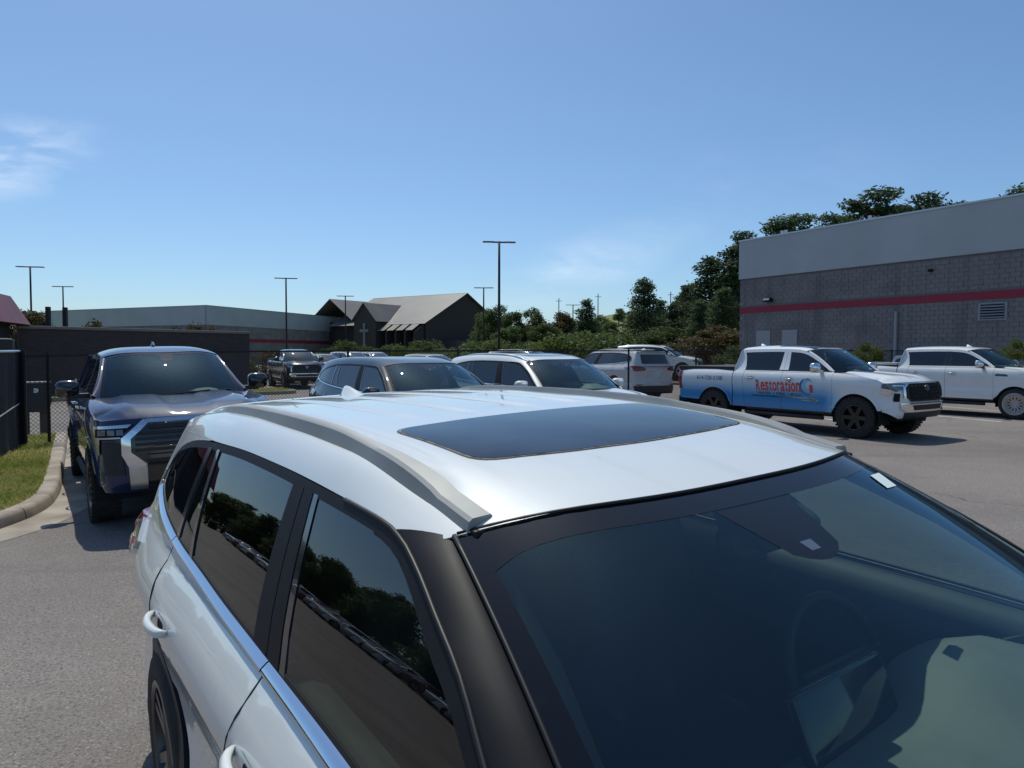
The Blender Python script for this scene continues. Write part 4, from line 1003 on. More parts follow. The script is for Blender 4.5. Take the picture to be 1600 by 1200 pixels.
        q += [(x, max(zd(x) + .002, 0)) for x in (-3.9, -4.0, -4.11, -4.2, -4.3, -4.37, -4.43, -4.48, -4.52, -4.55, -4.565)] + [(-4.578, 1.32)] + [(x, belt(x)) for x in rng(-4.57, -3.775, 10)]
        q += [(-3.763, 1.12), (-3.708, 1.0), (-3.628, .88), (-3.488, .77)]
        ao = arch(xa_r, zc, ar, .30); ao = [p for p in ao if math.atan2(p[1] - zc, p[0] - xa_r) > .82]
        q += ao
        pn('quarter_panel', q, body, rim_mat=M_seal)
        # arch liners and black lips
        for xa in (xa_f, xa_r):
            ring = arch(xa, zc, ar + .006, .30, 19) + arch(xa, zc, ar - .028, .30, 19)[::-1]
            pn('arch_trim', ring, M_plastic, off=.004, thick=.03)
            rows = [[(p[0], s * .93, p[1]) for p in arch(xa, zc, ar - .02, .2, 15)], [(p[0], s * .55, p[1]) for p in arch(xa, zc, ar - .02, .2, 15)]]
            loft('arch_liner', rows, M_dark, root)
        pn('rocker', [(-1.42, .215), (-3.36, .215), (-3.36, .296), (-1.42, .296)], M_plastic, off=.004)
        # belt chrome, wrapping up round the quarter glass
        top = [(x, zb(x) + .022) for x in rng(-1.42, -4.47, 40)]; bot = [(x, zb(x) - .002) for x in rng(-1.42, -4.50, 40)]
        seg = [(-1.42, -2.585), (-2.592, -3.767), (-3.774, -4.5)]
        for i, (a, b) in enumerate(seg):
            xs_ = rng(a, b, 14)
            bo_ = loft('belt_moulding', [[(x, s * (S.Y(x, zb(x) - .004) + .001), zb(x) - .008), (x, s * (S.Y(x, zb(x) - .004) + .012), zb(x) - .003), (x, s * (S.Y(x, zb(x)) + .0125), zb(x) + .003), (x, s * (S.Y(x, zb(x) + .016) + .004), zb(x) + .016), (x, s * (S.Y(x, zb(x) + .02) - .006), zb(x) + .020)] for x in xs_], P.get('chrome', M_chrome), root); bo_.data.set_sharp_from_angle(angle=R(35))
        crvpts = [(-4.5, zb(-4.5) - .002), (-4.56, 1.292), (-4.588, 1.325), (-4.575, 1.352), (-4.553, 1.352), (-4.553, 1.330), (-4.53, 1.310), (-4.5, zb(-4.5) + .020)]
        pn('belt_moulding', crvpts, P.get('chrome', M_chrome), off=.007, thick=.012)
        # rubber sweep between chrome and glass
        xs_ = rng(-1.5, -4.45, 30)
        pn('belt_seal', [(x, zb(x) + .020) for x in xs_] + [(x, zb(x) + .030) for x in xs_[::-1]], M_seal, off=.003, thick=.004)
        lo = lambda x: zb(x) + .026
        # window frame above the glass
        fr_t = rng(-2.30, -4.30, 26)
        pn('window_frame', [(x, zd(x) - .001) for x in fr_t] + [(x, zd(x) - .026) for x in fr_t[::-1]], M_pillar, off=.002, thick=.006)
        fr_a = rng(-1.50, -2.30, 18)
        pn('window_frame', [(x, zd(x) - .001) for x in fr_a] + [(-2.30, zd(-2.30) - .026)] + [(x, zd(x) - .030 - .016 * sstep(-2.2, -1.9, x)) for x in fr_a[::-1]], M_pillar, off=.002, thick=.006)
        fr_q = [(-4.30, zd(-4.30)), (-4.37, zd(-4.37)), (-4.43, zd(-4.43)), (-4.48, zd(-4.48)), (-4.52, zd(-4.52)), (-4.55, zd(-4.55)), (-4.567, 1.325)]
        pn('window_frame', fr_q + [(-4.535, 1.315), (-4.515, 1.37), (-4.48, 1.405), (-4.44, 1.43), (-4.39, 1.452), (-4.30, zd(-4.30) - .026)], M_pillar, off=.002, thick=.006)
        tp = lambda x: zd(x) - .022
        # panes
        g1 = [(-1.60, tp(-1.60) - .012)] + [(x, tp(x) - .008) for x in rng(-1.7, -2.25, 12)] + [(x, tp(x)) for x in rng(-2.32, -2.675, 5)] + [(-2.60, 1.386), (-2.487, lo(-2.487))] + [(x, lo(x)) for x in rng(-2.4, -1.52, 8)]
        p1 = pn('front_window', g1, gl_f if detail else M_fglass, thick=0)
        g2 = [(x, tp(x)) for x in rng(-2.82, -3.70, 10)] + [(-3.60, 1.37), (-3.50, lo(-3.50))] + [(x, lo(x)) for x in rng(-3.4, -2.70, 8)] + [(-2.79, 1.39)]
        pn('rear_window', g2, gl_r, thick=0)
        g3 = [(-3.69, tp(-3.69)), (-3.80, tp(-3.80)), (-3.775, 1.39), (-3.735, lo(-3.735)), (-3.50, lo(-3.50)), (-3.60, 1.37)]
        pn('quarter_light', g3, gl_r, thick=0)
        g4 = [(x, tp(x)) for x in rng(-3.81, -4.30, 8)] + [(-4.39, 1.455), (-4.44, 1.433), (-4.48, 1.408), (-4.515, 1.372), (-4.54, 1.315)] + [(x, lo(x)) for x in rng(-4.48, -3.745, 8)] + [(-3.78, 1.39)]
        pn('quarter_window', g4, gl_r, thick=0)
        # black bars
        def bar(nm, t0, b0, t1, b1, mat, off=.005): pn(nm, [(t0, zd(t0) - .02), (t1, zd(t1) - .02), ((t1 * .55 + b1 * .45), 1.375), (b1, lo(b1) - .004), (b0, lo(b0) - .004), ((t0 * .55 + b0 * .45), 1.375)], mat, off=off, thick=.008)
        bar('pillar', -2.69, -2.512, -2.756, -2.598, M_pillar); bar('pillar', -2.762, -2.604, -2.845, -2.715, M_pillar)
        bar('pillar_seal', -2.655, -2.472, -2.692, -2.514, M_gloss, .003)
        bar('pillar', -3.775, -3.705, -3.83, -3.75, M_gloss); bar('window_bar', -3.655, -3.465, -3.69, -3.500, M_gloss)
        # mirror
        mx, my, mz = -1.62, s * 1.045, 1.19
        rows = []
        for k in rng(0, 1, 9):
            q = math.sin(math.pi * (.06 + .90 * k)) ** .5; x = mx + .10 - .15 * k if False else mx + .085 - .15 * k
            qq = (.35 + .65 * sstep(0, .55, k)); a = .115 * qq; b = .078 * qq
            rows.append([(x, my + a * math.copysign(abs(math.cos(t)) ** .7, math.cos(t)), mz + b * math.copysign(abs(math.sin(t)) ** .7, math.sin(t))) for t in rng(0, 2 * math.pi, 21)[:-1]])
        mo = loft('door_mirror', rows, P.get('mirror', body), root, closed=True, caps=True)
        MB().box((mx - .068, my - .10, mz - .062), (mx - .064, my + .10, mz + .062)).build('mirror_glass', M_chrome, mo)
        MB().box((mx - .05, min(my - s * .17, my - s * .06), mz - .09), (mx + .03, max(my - s * .17, my - s * .06), mz - .045)).build('mirror_arm', M_plastic, mo, bevel=.01)
    # ---------------- hood, nose, tail
    yh = lambda x: S.Y(max(x, -1.43), 1.03) + .006
    zft = crv([(-1.43, 1.087), (-1.2, 1.077), (-.9, 1.042), (-.7, 1.007), (-.55, .967), (-.14, .93)])
    def hood(x, t):
        xe = min(x, -.56); w = S.Y(xe, zft(xe)) - .10 * sstep(-.56, -.14, x); a = abs(t)
        return (x - .30 * t * t * sstep(-.9, -.2, x), t * w, zh(x) - (zh(x) - zft(x) - .002) * sstep(.45, 1.0, a) ** 1.3 + .010 * math.exp(-((a - .5) / .12) ** 2))
    zh = crv([(-1.40, 1.135), (-1.1, 1.125), (-.8, 1.10), (-.5, 1.06), (-.3, 1.02), (-.12, .955)])
    crv_h = crv([(-1.43, .885), (-1.1, .875), (-.8, .86), (-.5, .83), (-.12, .80)])
    ho = [(-.14, t) for t in rng(-1, 1, 15)] + [(x, 1) for x in rng(-.3, -1.2, 8)] + [(-1.03 - .22 * t * t, t) for t in rng(1, -1, 15)] + [(x, -1) for x in rng(-1.2, -.3, 8)]
    panel('hood', ho, hood, body, root, thick=.02, step=(.1, .1))
    MB().box((-1.42, -.80, 1.02), (-.93, .80, 1.065)).build('cowl', M_plastic, root)
    F = S.cap(True); B = S.cap(False)
    fu = [(-1, .22), (-1, .96)] + [(u, .96 + .02 * math.cos(u * math.pi / 2)) for u in rng(-.95, .95, 15)] + [(1, .96), (1, .22)]
    cs = (.07, .1)
    panel('front_bumper', fu, F, body, root, step=cs)
    gr = [(-.62, .86), (.62, .86), (.66, .76), (.50, .36), (-.50, .36), (-.66, .76)]
    go = panel('grille', S.cpoly(gr), F, M_gloss, root, off=.012, thick=.02, step=cs)
    for z in rng(.42, .80, 6):
        w = .50 + .1 * (z - .36) / .4
        panel('grille_bar', S.cpoly([(-w, z), (w, z), (w, z + .025), (-w, z + .025)]), F, M_satin, go, off=.022, thick=.012, step=cs)
    for sg in (-1, 1):
        hl = [(.52, .90), (.70, .92), (.84, .925), (.87, .86), (.70, .80), (.55, .82)]
        hp = S.cpoly(hl if sg > 0 else mir(hl)); lo_ = panel('headlight', hp, F, M_lamp, root, off=.008, step=cs)
        il = [(.57, .875), (.80, .89), (.80, .86), (.58, .85)]
        panel('lamp_strip', S.cpoly(il if sg > 0 else mir(il)), F, M_lampw, lo_, off=.012, thick=.004, step=cs)
    panel('bumper_trim', S.cpoly([(-.86, .22), (.86, .22), (.84, .32), (-.84, .32)]), F, M_plastic, root, off=.006, step=cs)
    tu = [(-1, .30), (-1, 1.50)] + [(u, 1.56 + .03 * math.cos(u * math.pi / 2)) for u in rng(-.97, .97, 17)] + [(1, 1.50), (1, .30)]
    tg = panel('tailgate', tu, B, body, root, flip=True, step=(.07, .07))
    rg = [(-.60, 1.20), (.60, 1.20), (.56, 1.50), (-.56, 1.50)]
    panel('tailgate_window', S.cpoly(rounded(rg, .05, 4), False, 2), B, M_fglass, tg, off=.005, thick=.004, flip=True, step=cs)
    panel('rear_bumper', S.cpoly([(-.86, .30), (.86, .30), (.88, .50), (-.88, .50)], False), B, M_plastic, root, off=.02, flip=True, step=cs)
    panel('licence_plate', S.cpoly([(-.16, .78), (.16, .78), (.16, .94), (-.16, .94)], False), B, M_stick, tg, off=.008, flip=True, step=cs)
    for sg in (-1, 1):
        tl = [(.50, 1.00), (.50, 1.07), (.74, 1.125), (.892, 1.135), (.90, 1.08), (.895, .98), (.78, .97)]
        t1 = panel('tail_lamp', S.cpoly(tl if sg > 0 else mir(tl), False), B, M_red, root, off=.022, thick=.03, flip=True, step=cs)
        sl = [(-4.63, .97), (-4.63, 1.13), (-4.50, 1.115), (-4.34, 1.085), (-4.37, 1.05), (-4.50, 1.0)]
        panel('tail_lamp_lens', sl, S.side(sg), M_lampclear, t1, off=.016, thick=.03, flip=sg > 0, step=(.05, .05))
        s2 = [(-4.632, 1.03), (-4.632, 1.06), (-4.52, 1.066), (-4.48, 1.045), (-4.56, 1.03)]
        panel('tail_lamp_band', s2, S.side(sg), M_red, t1, off=.020, thick=.006, flip=sg > 0, step=(.05, .05))
        panel('rear_reflector', S.cpoly([(sg * .62, .52), (sg * .82, .52), (sg * .82, .55), (sg * .62, .55)], False), B, M_red, root, off=.024, flip=True, step=cs)
    # underbody and inner shell
    MB().box((-4.85, -.80, .24), (-.25, .80, .40)).build('underbody', M_dark, root)
    if detail >= 1:
        MB().box((-4.58, -.845, .38), (-1.30, -.80, 1.10)).box((-4.58, .80, .38), (-1.30, .845, 1.10)).build('inner_body', M_dark, root)
        interior(root, S, zb, detail, zroof, zd)
    else:
        MB().box((-4.5, -.66, .38), (-1.5, .66, 1.12)).box((-4.4, -.6, 1.1), (-2.4, .6, 1.45)).build('inner_body', M_dark, root)
    add_wheels(root, (xa_f, xa_r), .858, P.get('wr', .385), .235, P.get('wheel', 'five'))
    return root

def interior(root, S, zb, detail, zroof, zd):
    # dashboard: profile swept across the car
    hb = lambda y: .075 * math.exp(-((y - .40) / .20) ** 4)
    rows = []
    for y in rng(-.78, .78, 41):
        b = hb(y); fx = .24 * (abs(y) / .78) ** 2
        prof = [(-.98 - fx, 1.02), (-1.08 - fx, 1.072), (-1.25, 1.100), (-1.42, 1.118 + b * .35), (-1.56, 1.122 + b * .95), (-1.66, 1.112 + b), (-1.715 - b * .6, 1.085 + b * .8), (-1.735 - b * .4, 1.04 + b * .3), (-1.74, .96), (-1.70, .85), (-1.66, .60), (-1.60, .42)]
        rows.append([(min(x, -.98 - fx), y, z) for x, z in prof])
    loft('dashboard', rows, M_dash, root)
    # dark defroster slot and speaker lid
    MB().box((-1.16, -.55, 1.094), (-1.12, .55, 1.097)).build('defroster_slot', M_dashb, root)
    # tablet screen standing proud of the dash
    mt = Matrix.Translation((-1.675, .0, 1.135)) @ Matrix.Rotation(R(-22), 4, 'Y') @ Matrix.Rotation(R(4), 4, 'Z')
    t = MB().box((-.014, -.165, -.10), (.016, .165, .095), mt).build('touch_screen', M_screen, root, True, bevel=.008, seg=3)
    MB().tube([mt @ Vector(p) for p in ((.0, -.166, .05), (.0, -.166, .085), (.0, -.155, .096), (.0, .155, .096))], .0022, 6).build('screen_trim', M_plastic, t, True)
    MB().box((-1.70, -.16, .80), (-1.62, .20, 1.08)).build('centre_stack', M_dashb, root, bevel=.02)
    # steering wheel
    wc = Vector((-1.93, .38, 1.03)); rot = Matrix.Translation(wc) @ Matrix.Rotation(R(-24), 4, 'Y')
    m = MB(); m.tube([rot @ Vector((0, .185 * math.cos(a), .185 * math.sin(a))) for a in rng(0, 2 * math.pi, 41)], .015, 8, cap=False)
    w = m.build('steering_wheel', M_leather, root, True)
    MB().box((-.01, -.17, -.03), (.03, .17, .03), rot).box((-.01, -.03, -.17), (.03, .03, 0), rot).build('wheel_spokes', M_dashb, w, bevel=.006)
    MB().tube([wc + Vector((.02, 0, -.01)), Vector((-1.66, .38, .92))], .04, 10).build('steering_column', M_dashb, w, True)
    # door cards with a soft upper roll
    for s in (-1, 1):
        rows = []
        for x in rng(-1.45, -3.70, 24):
            z = zb(x) + .004; yo = S.Y(x, z) - .012
            rows.append([(x, s * yo, z - .02), (x, s * (yo - .015), z + .003), (x, s * (yo - .05), z + .004), (x, s * (yo - .085), z - .012), (x, s * (yo - .10), z - .05), (x, s * (yo - .095), z - .18), (x, s * (yo - .06), z - .30), (x, s * (yo - .06), .45)])
        loft('door_card', rows, M_dash, root)
        # A-pillar trim and B/C pillar trim inside
        rows = []
        for k in rng(0, 1, 10):
            x = -2.20 + .80 * k; z = zd(x); y = S.Y(x, z)
            rows.append([(x + .03, s * (y - .03), z - .01), (x + .0, s * (y - .075), z - .025), (x + .05, s * (y - .13), z + .0), (x + .11, s * (y - .12), z + .01)])
        loft('pillar_trim', rows, M_dashb, root)
        for xt, xb in ((-2.75, -2.60), (-3.76, -3.66)):
            loft('pillar_trim', [[(xb + .05, s * .815, 1.10), (xb - .06, s * .815, 1.10)], [((xb + xt) / 2 + .045, s * (S.Y(xb, 1.32) - .03), 1.32), ((xb + xt) / 2 - .05, s * (S.Y(xb, 1.32) - .03), 1.32)], [(xt + .04, s * (S.Y(xt, 1.5) - .03), 1.5), (xt - .04, s * (S.Y(xt, 1.5) - .03), 1.5)]], M_dashb, root)
    # headliner
    rows = [[(x, y, zroof(x, y) - .045) for y in rng(-.60, .60, 15)] for x in [min(-2.02, q) for q in rng(-2.02, -4.6, 14)]]
    loft('headliner', rows, M_cloth, root)
    MB().box((-4.6, -.78, .40), (-1.5, .78, .44)).build('cabin_floor', M_leather, root)
    # seats
    def seat(x, y, w, nm='seat'):
        m1 = Matrix.Translation((x, y, .62)); s1 = MB().box((-.28, -w, -.10), (.26, w, .06), m1).build(nm, M_leather, root, True, bevel=.05, seg=3)
        m2 = Matrix.Translation((x - .25, y, .66)) @ Matrix.Rotation(R(-14), 4, 'Y'); MB().box((-.09, -w, 0), (.07, w, .62), m2).build('seat_back', M_leather, s1, True, bevel=.05, seg=3)
        for yy in ((0,) if w < .4 else (-.36, .36)):
            MB().box((-.06, yy - .12, .66), (.04, yy + .12, .82), m2).build('headrest', M_leather, s1, True, bevel=.035, seg=3)
    seat(-2.35, .38, .25); seat(-2.35, -.38, .25); seat(-3.32, 0, .62)
# ------------------------------------------------------------------ pickup truck
def text_on(root, body, size, x, z, S, sg, mat, name, width=None, off=.004, bold=0.0, shear=0.0):
    """flat lettering wrapped on the body side; x, z = lower left corner as read from outside"""
    cu = bpy.data.curves.new(name, 'FONT'); cu.body = body; cu.size = 1.0; cu.offset = bold; cu.resolution_u = 3; cu.shear = shear
    o = bpy.data.objects.new(name, cu); COL.objects.link(o)
    dg = bpy.context.evaluated_depsgraph_get(); me = bpy.data.meshes.new_from_object(o.evaluated_get(dg))
    bpy.data.objects.remove(o); bpy.data.curves.remove(cu)
    xs = [v.co.x for v in me.vertices]; ys = [v.co.y for v in me.vertices]
    x0, x1, y0, y1 = min(xs), max(xs), min(ys), max(ys)
    sy = size / (y1 - y0); sx = (width / (x1 - x0)) if width else sy
    for v in me.vertices:
        a = x + (v.co.x - x0) * sx * (1 if sg < 0 else -1); b = z + (v.co.y - y0) * sy
        v.co = (a, sg * (S.Y(a, b) + off), b)
    me.materials.clear(); me.materials.append(mat)
    return mesh_obj(name, me, root)

M_wrap = paint('white to blue wrap', (.80, .81, .82))
def _wrap():
    N, L, b = nodes(M_wrap)
    tc = N.new('ShaderNodeTexCoord'); sp = N.new('ShaderNodeSeparateXYZ'); L.new(tc.outputs['Object'], sp.inputs[0])
    # boundary height rises to the rear; the nose stays white
    ns = N.new('ShaderNodeTexNoise'); ns.inputs['Scale'].default_value = .8; L.new(tc.outputs['Object'], ns.inputs['Vector'])
    h = N.new('ShaderNodeMapRange'); h.inputs['From Min'].default_value = 1.22; h.inputs['From Max'].default_value = .74; h.interpolation_type = 'SMOOTHSTEP'
    L.new(sp.outputs['Z'], h.inputs['Value'])
    n = N.new('ShaderNodeMapRange'); n.inputs['From Min'].default_value = -1.15; n.inputs['From Max'].default_value = -1.75; n.interpolation_type = 'SMOOTHSTEP'
    L.new(sp.outputs['X'], n.inputs['Value'])
    m = N.new('ShaderNodeMath'); m.operation = 'MULTIPLY'; L.new(h.outputs[0], m.inputs[0]); L.new(n.outputs[0], m.inputs[1])
    ra = N.new('ShaderNodeValToRGB'); e = ra.color_ramp.elements
    e[0].position = 0; e[0].color = (.80, .81, .82, 1); e[1].position = 1; e[1].color = (.025, .23, .52, 1)
    k = e.new(.5); k.color = (.30, .55, .75, 1)
    L.new(m.outputs[0], ra.inputs[0]); L.new(ra.outputs[0], b.inputs['Base Color'])
_wrap()
M_letter = pr('red lettering', (.62, .055, .035), .4, 0, .4)
M_letterb = pr('dark lettering', (.03, .06, .10), .4, 0, .4)
M_lettery = pr('blue lettering', (.02, .19, .42), .4, 0, .4)
M_letterg = pr('grey lettering', (.16, .20, .25), .4, 0, .4)

def build_pickup(name, P):
    root = empty(name); body = P['paint']; detail = P.get('detail', 1); style = P.get('style', 'frame')
    fr = P.get('frame', body)
    gl_w, gl_s = (M_wind, M_priv) if detail >= 1 else (M_fglass, M_fglass)
    st = (.12, .07) if detail >= 1 else (.3, .15)
    S = Shell([(-5.80, .955), (-5.3, .985), (-4.66, .99), (-4.2, .975), (-3.6, .968), (-1.9, .968), (-1.45, .975), (-.95, .99), (-.62, .975), (-.42, .94)],
              [(.42, .06), (.52, .022), (.66, .022), (.84, .030), (.98, .014), (1.09, 0), (1.18, .006), (1.27, .028), (1.335, .068), (1.37, .095), (1.95, .315)],
              -.42, [(.40, -.12), (.55, -.01), (.72, .0), (.90, -.01), (1.08, -.045), (1.22, -.10)],
              -5.80, [(.45, -5.90), (1.45, -5.90)], n=3.2)
    r = P.get('wr', .41); xaf, xar, zc = -.97, -4.67, r + .005; ar = P.get('ar', .485)
    zd = crv([(-1.50, 1.385), (-1.65, 1.47), (-1.85, 1.592), (-2.05, 1.702), (-2.2, 1.775), (-2.33, 1.815), (-2.5, 1.838), (-3.0, 1.852), (-3.6, 1.845), (-3.95, 1.83)])
    zr = crv([(-2.0, 1.70), (-2.2, 1.79), (-2.33, 1.828), (-2.5, 1.850), (-3.0, 1.864), (-3.6, 1.858), (-4.1, 1.84)])
    Zc = crv([(-1.95, 1.850), (-2.1, 1.885), (-2.35, 1.922), (-2.7, 1.945), (-3.2, 1.952), (-3.7, 1.942), (-4.1, 1.91)])
    zroof = lambda x, y: zr(x) + (Zc(x) - zr(x)) * (1 - min(1, abs(y) / S.Y(x, zr(x))) ** 4.2)
    xh = lambda y: -2.02 - .19 * (abs(y) / .66) ** 2.2
    roof = lambda x, t: (x, t * S.Y(x, zr(x)), zroof(x, t * S.Y(x, zr(x))))
    ts = rng(-1, 1, 25)
    rp = panel('roof', [(xh(t * .76), t) for t in ts] + [(-4.0 - .05 * (1 - t * t), t) for t in ts[::-1]], roof, P.get('roofmat', body), root, thick=.02, step=(.1, .08))
    if P.get('glassroof'): panel('glass_roof', rounded([(-2.16, -.80), (-2.10, -.3), (-2.10, .3), (-2.16, .80), (-3.1, .80), (-3.1, -.80)], .06, 4), roof, M_sunroof, rp, .004, .006, (.12, .1))
    if P.get('fin', True):
        fx = P.get('finx', -3.85)
        loft('antenna_fin', [[(fx - .16 * k, -w, zroof(fx, 0) - .005), (fx - .16 * k, -w * .5, zroof(fx, 0) + h * .7), (fx - .16 * k, w * .5, zroof(fx, 0) + h * .7), (fx - .16 * k, w, zroof(fx, 0) - .005)] for k, w, h in ((0, .012, .01), (.3, .03, .04), (.7, .032, .085), (.95, .02, .09), (1, .008, .03))], body, root, caps=True)
    for k in range(P.get('cablights', 0)):
        y = -.5 + 1.0 * k / 4; MB().box((-2.30, y - .05, zroof(-2.3, y) - .005), (-2.18, y + .05, zroof(-2.24, y) + .022)).build('cab_light', M_lampclear, root, bevel=.01)
    def wind(s, t):
        y0 = .665 * t; x0 = xh(y0) + .006; z0 = zroof(xh(y0), y0) - .008
        y1 = .80 * t; x1 = -1.20 - .27 * abs(t) ** 2.2; z1 = 1.335 - .02 * t * t; b = 4 * s * (1 - s)
        return (x0 + (x1 - x0) * s + .02 * b, y0 + (y1 - y0) * s, z0 + (z1 - z0) * s + .030 * b)
    wo = [(0, t) for t in rng(-1, 1, 15)] + [(s, 1) for s in rng(.1, 1, 9)] + [(1, t) for t in rng(1, -1, 15)[1:]] + [(s, -1) for s in rng(.9, .1, 8)]
    wd = panel('windshield', wo, wind, gl_w, root, thick=0, step=(.1, .1))
    if detail >= 1:
        def strip(a, bb): panel('glass_border', a + bb[::-1], wind, M_frit, wd, off=.0015, thick=0, step=(.08, .1))
        strip([(.002, t * .998) for t in rng(-1, 1, 15)], [(.06, t * .95) for t in rng(-1, 1, 15)])
        for s in (-1, 1): strip([(k, s * .998) for k in rng(0, 1, 9)], [(max(k, .1), s * .945) for k in rng(0, 1, 9)])
        strip([(.92, t * .95) for t in rng(-1, 1, 15)], [(.998, t * .998) for t in rng(-1, 1, 15)])
        strip([(.05, t) for t in (-.14, 0, .14)], [(.24, t) for t in (-.08, 0, .08)])
        for s in (-1, 1):
            MB().tube([Vector(wind(.985, s * .15 - .05)) + Vector((0, 0, .012)), Vector(wind(.955, s * .15 + .38)) + Vector((0, 0, .014)), Vector(wind(.93, s * .15 + .70 if s > 0 else .5)) + Vector((0, 0, .014))], .007, 6).build('wiper', M_plastic, root)
    for s in (-1, 1):
        rows = []
        for k in rng(0, 1, 14):
            a = Vector(wind(k, s)); x = -2.22 + .72 * k; z = zd(x); b2 = Vector((x, s * S.Y(x, z), z)); o = b2 - a
            rows.append([tuple(a + o * q + Vector((.35, s * .62, .7)) * (.018 * 4 * q * (1 - q))) for q in (0, .2, .5, .8, 1)])
        loft('pillar', rows, fr if fr != M_gloss else body, root)
    belt = 1.368
    for s in (-1, 1):
        sf = S.side(s); fl = s > 0
        def pn(nm, ol, mat, par=root, off=0.0, thick=.018, stp=st): return panel(nm, ol, sf, mat, par, off, thick, stp, fl)
        A = lambda xa, rr=ar, zb_=.52: arch(xa, zc, rr, zb_, 17)
        pn('fender', (([(-.42, .62), (-.46, .60)] + arch(xaf, zc, ar, .60, 17)) if style != 'frame' else ([(-.42, .44)] + arch(xaf, zc, ar, .44, 19))) + [(-1.495, .52), (-1.495, .9), (-1.49, 1.345), (-1.3, 1.335), (-1.0, 1.305), (-.7, 1.265), (-.5, 1.22), (-.42, 1.18)], body)
        d1 = pn('front_door', [(-1.502, .50), (-1.502, .9), (-1.497, belt), (-2.738, belt), (-2.742, .9), (-2.742, .50)], body)
        d2 = pn('rear_door', [(-2.750, .50), (-2.750, .9), (-2.746, belt), (-3.79, belt), (-3.80, 1.1), (-3.80, .80), (-3.76, .62), (-3.70, .50)], body)
        pn('cab_corner', [(-3.708, .50), (-3.768, .62), (-3.808, .80), (-3.808, 1.1), (-3.80, belt), (-3.80, 1.45), (-3.86, 1.70), (-3.90, zd(-3.9) - .06), (-3.92, zr(-3.92)), (-4.0, zr(-4.0)), (-4.07, 1.6), (-4.10, belt), (-4.10, .50)], body)
        bd = pn('bed_side', [(-4.125, .50), (-4.125, 1.40), (-4.6, 1.405), (-5.3, 1.415), (-5.80, 1.425), (-5.80, .62), (-5.26, .60)] + arch(xar, zc, ar, .60, 17)[::-1] + [(-4.19, .52)], body)
        pn('bed_rail_cap', [(-4.125, 1.398), (-5.80, 1.423), (-5.80, 1.448), (-4.125, 1.422)], M_plastic if not P.get('whitecap') else body, bd, off=.004)
        for xa in (xaf, xar):
            ring = arch(xa, zc, ar + .055, .60, 21) + arch(xa, zc, ar - .01, .60, 21)[::-1]
            pn('wheel_arch_flare', ring, body, off=.016, thick=.03)
            loft('arch_liner', [[(p[0], s * .96, p[1]) for p in arch(xa, zc, ar - .005, .3, 15)], [(p[0], s * .5, p[1]) for p in arch(xa, zc, ar - .005, .3, 15)]], M_dark, root)
        pn('rocker', [(-1.50, .44), (-3.72, .44), (-3.72, .50), (-1.50, .50)], M_plastic, off=-.006)
        MB().tube([(-1.7, s * .93, .37), (-3.7, s * .93, .37)], .045, 8).build('running_board', M_plastic, root, True)
        # windows
        tp = lambda x: zd(x) - .055
        lo = belt + .012
        pn('window_frame', [(x, zd(x)) for x in rng(-1.50, -3.90, 26)] + [(-3.90, zd(-3.9) - .058)] + [(x, max(tp(x), lo - .01)) for x in rng(-3.88, -1.66, 24)] + [(-1.56, lo - .012)], fr, off=.003)
        bp_ = P.get('bpillar', fr); pn('pillar', [(-2.66, tp(-2.66) + .01), (-2.738, tp(-2.73) + .01), (-2.738, belt), (-2.62, belt)], bp_, off=.003); pn('pillar', [(-2.746, tp(-2.75) + .01), (-2.83, tp(-2.82) + .01), (-2.86, belt), (-2.746, belt)], bp_, off=.003)
        pn('front_window', [(-1.70, lo)] + [(x, max(tp(x), lo + .01)) for x in rng(-1.76, -2.66, 12)] + [(-2.64, lo)], gl_s if P.get('tint', True) else (M_side if detail else M_fglass), thick=0)
        pn('rear_window', [(-2.83, lo), (-2.81, tp(-2.8))] + [(x, tp(x)) for x in rng(-2.9, -3.84, 7)] + [(-3.86, 1.70), (-3.80, 1.47), (-3.78, lo)], gl_s, thick=0)
        pn('window_sill', [(-1.52, belt - .004), (-3.79, belt - .004), (-3.79, belt + .016), (-1.56, belt + .016)], P.get('sillmat', M_gloss), off=.006, thick=.01)
        # handles
        for dd, hx in ((d1, -2.55), (d2, -3.60)):
            hz = 1.185; yy = S.Y(hx, hz); rows = []
            pn('handle_recess', rounded([(hx - .06, hz - .03), (hx + .09, hz - .03), (hx + .09, hz + .03), (hx - .06, hz + .03)], .025, 4), M_gloss if P.get('handle') is None else body, dd, off=.002, thick=0)
            for k in rng(0, 1, 9):
                x = hx - .10 + .21 * k; q = math.sin(math.pi * k) ** .5; y = yy + .006 + .03 * q; h = .02
                rows.append([(x, s * (y - .012), z2) for z2 in (hz - h, hz + h)] + [(x, s * (y + .01), z2) for z2 in (hz + h * .7, hz - h * .7)])
            loft('handle', rows, P.get('handle', M_chrome), dd, closed=True, caps=True)
        # mirror
        mx, my, mz = -1.78, s * 1.105, 1.455; rows = []
        for k in rng(0, 1, 8):
            q = .35 + .65 * sstep(0, .5, k); x = mx + .09 - .15 * k
            rows.append([(x, my + .125 * q * math.copysign(abs(math.cos(t)) ** .6, math.cos(t)), mz + .105 * q * math.copysign(abs(math.sin(t)) ** .6, math.sin(t))) for t in rng(0, 2 * math.pi, 17)[:-1]])
        mo = loft('door_mirror', rows, P.get('mirror', M_gloss), root, closed=True, caps=True)
        MB().box((mx - .064, my - .10, mz - .085), (mx - .060, my + .10, mz + .085)).build('mirror_glass', M_chrome, mo)
        MB().box((mx - .04, min(my - s * .22, my), mz - .115), (mx + .04, max(my - s * .22, my), mz - .055)).build('mirror_arm', M_plastic if P.get('arm') is None else body, mo, bevel=.012)
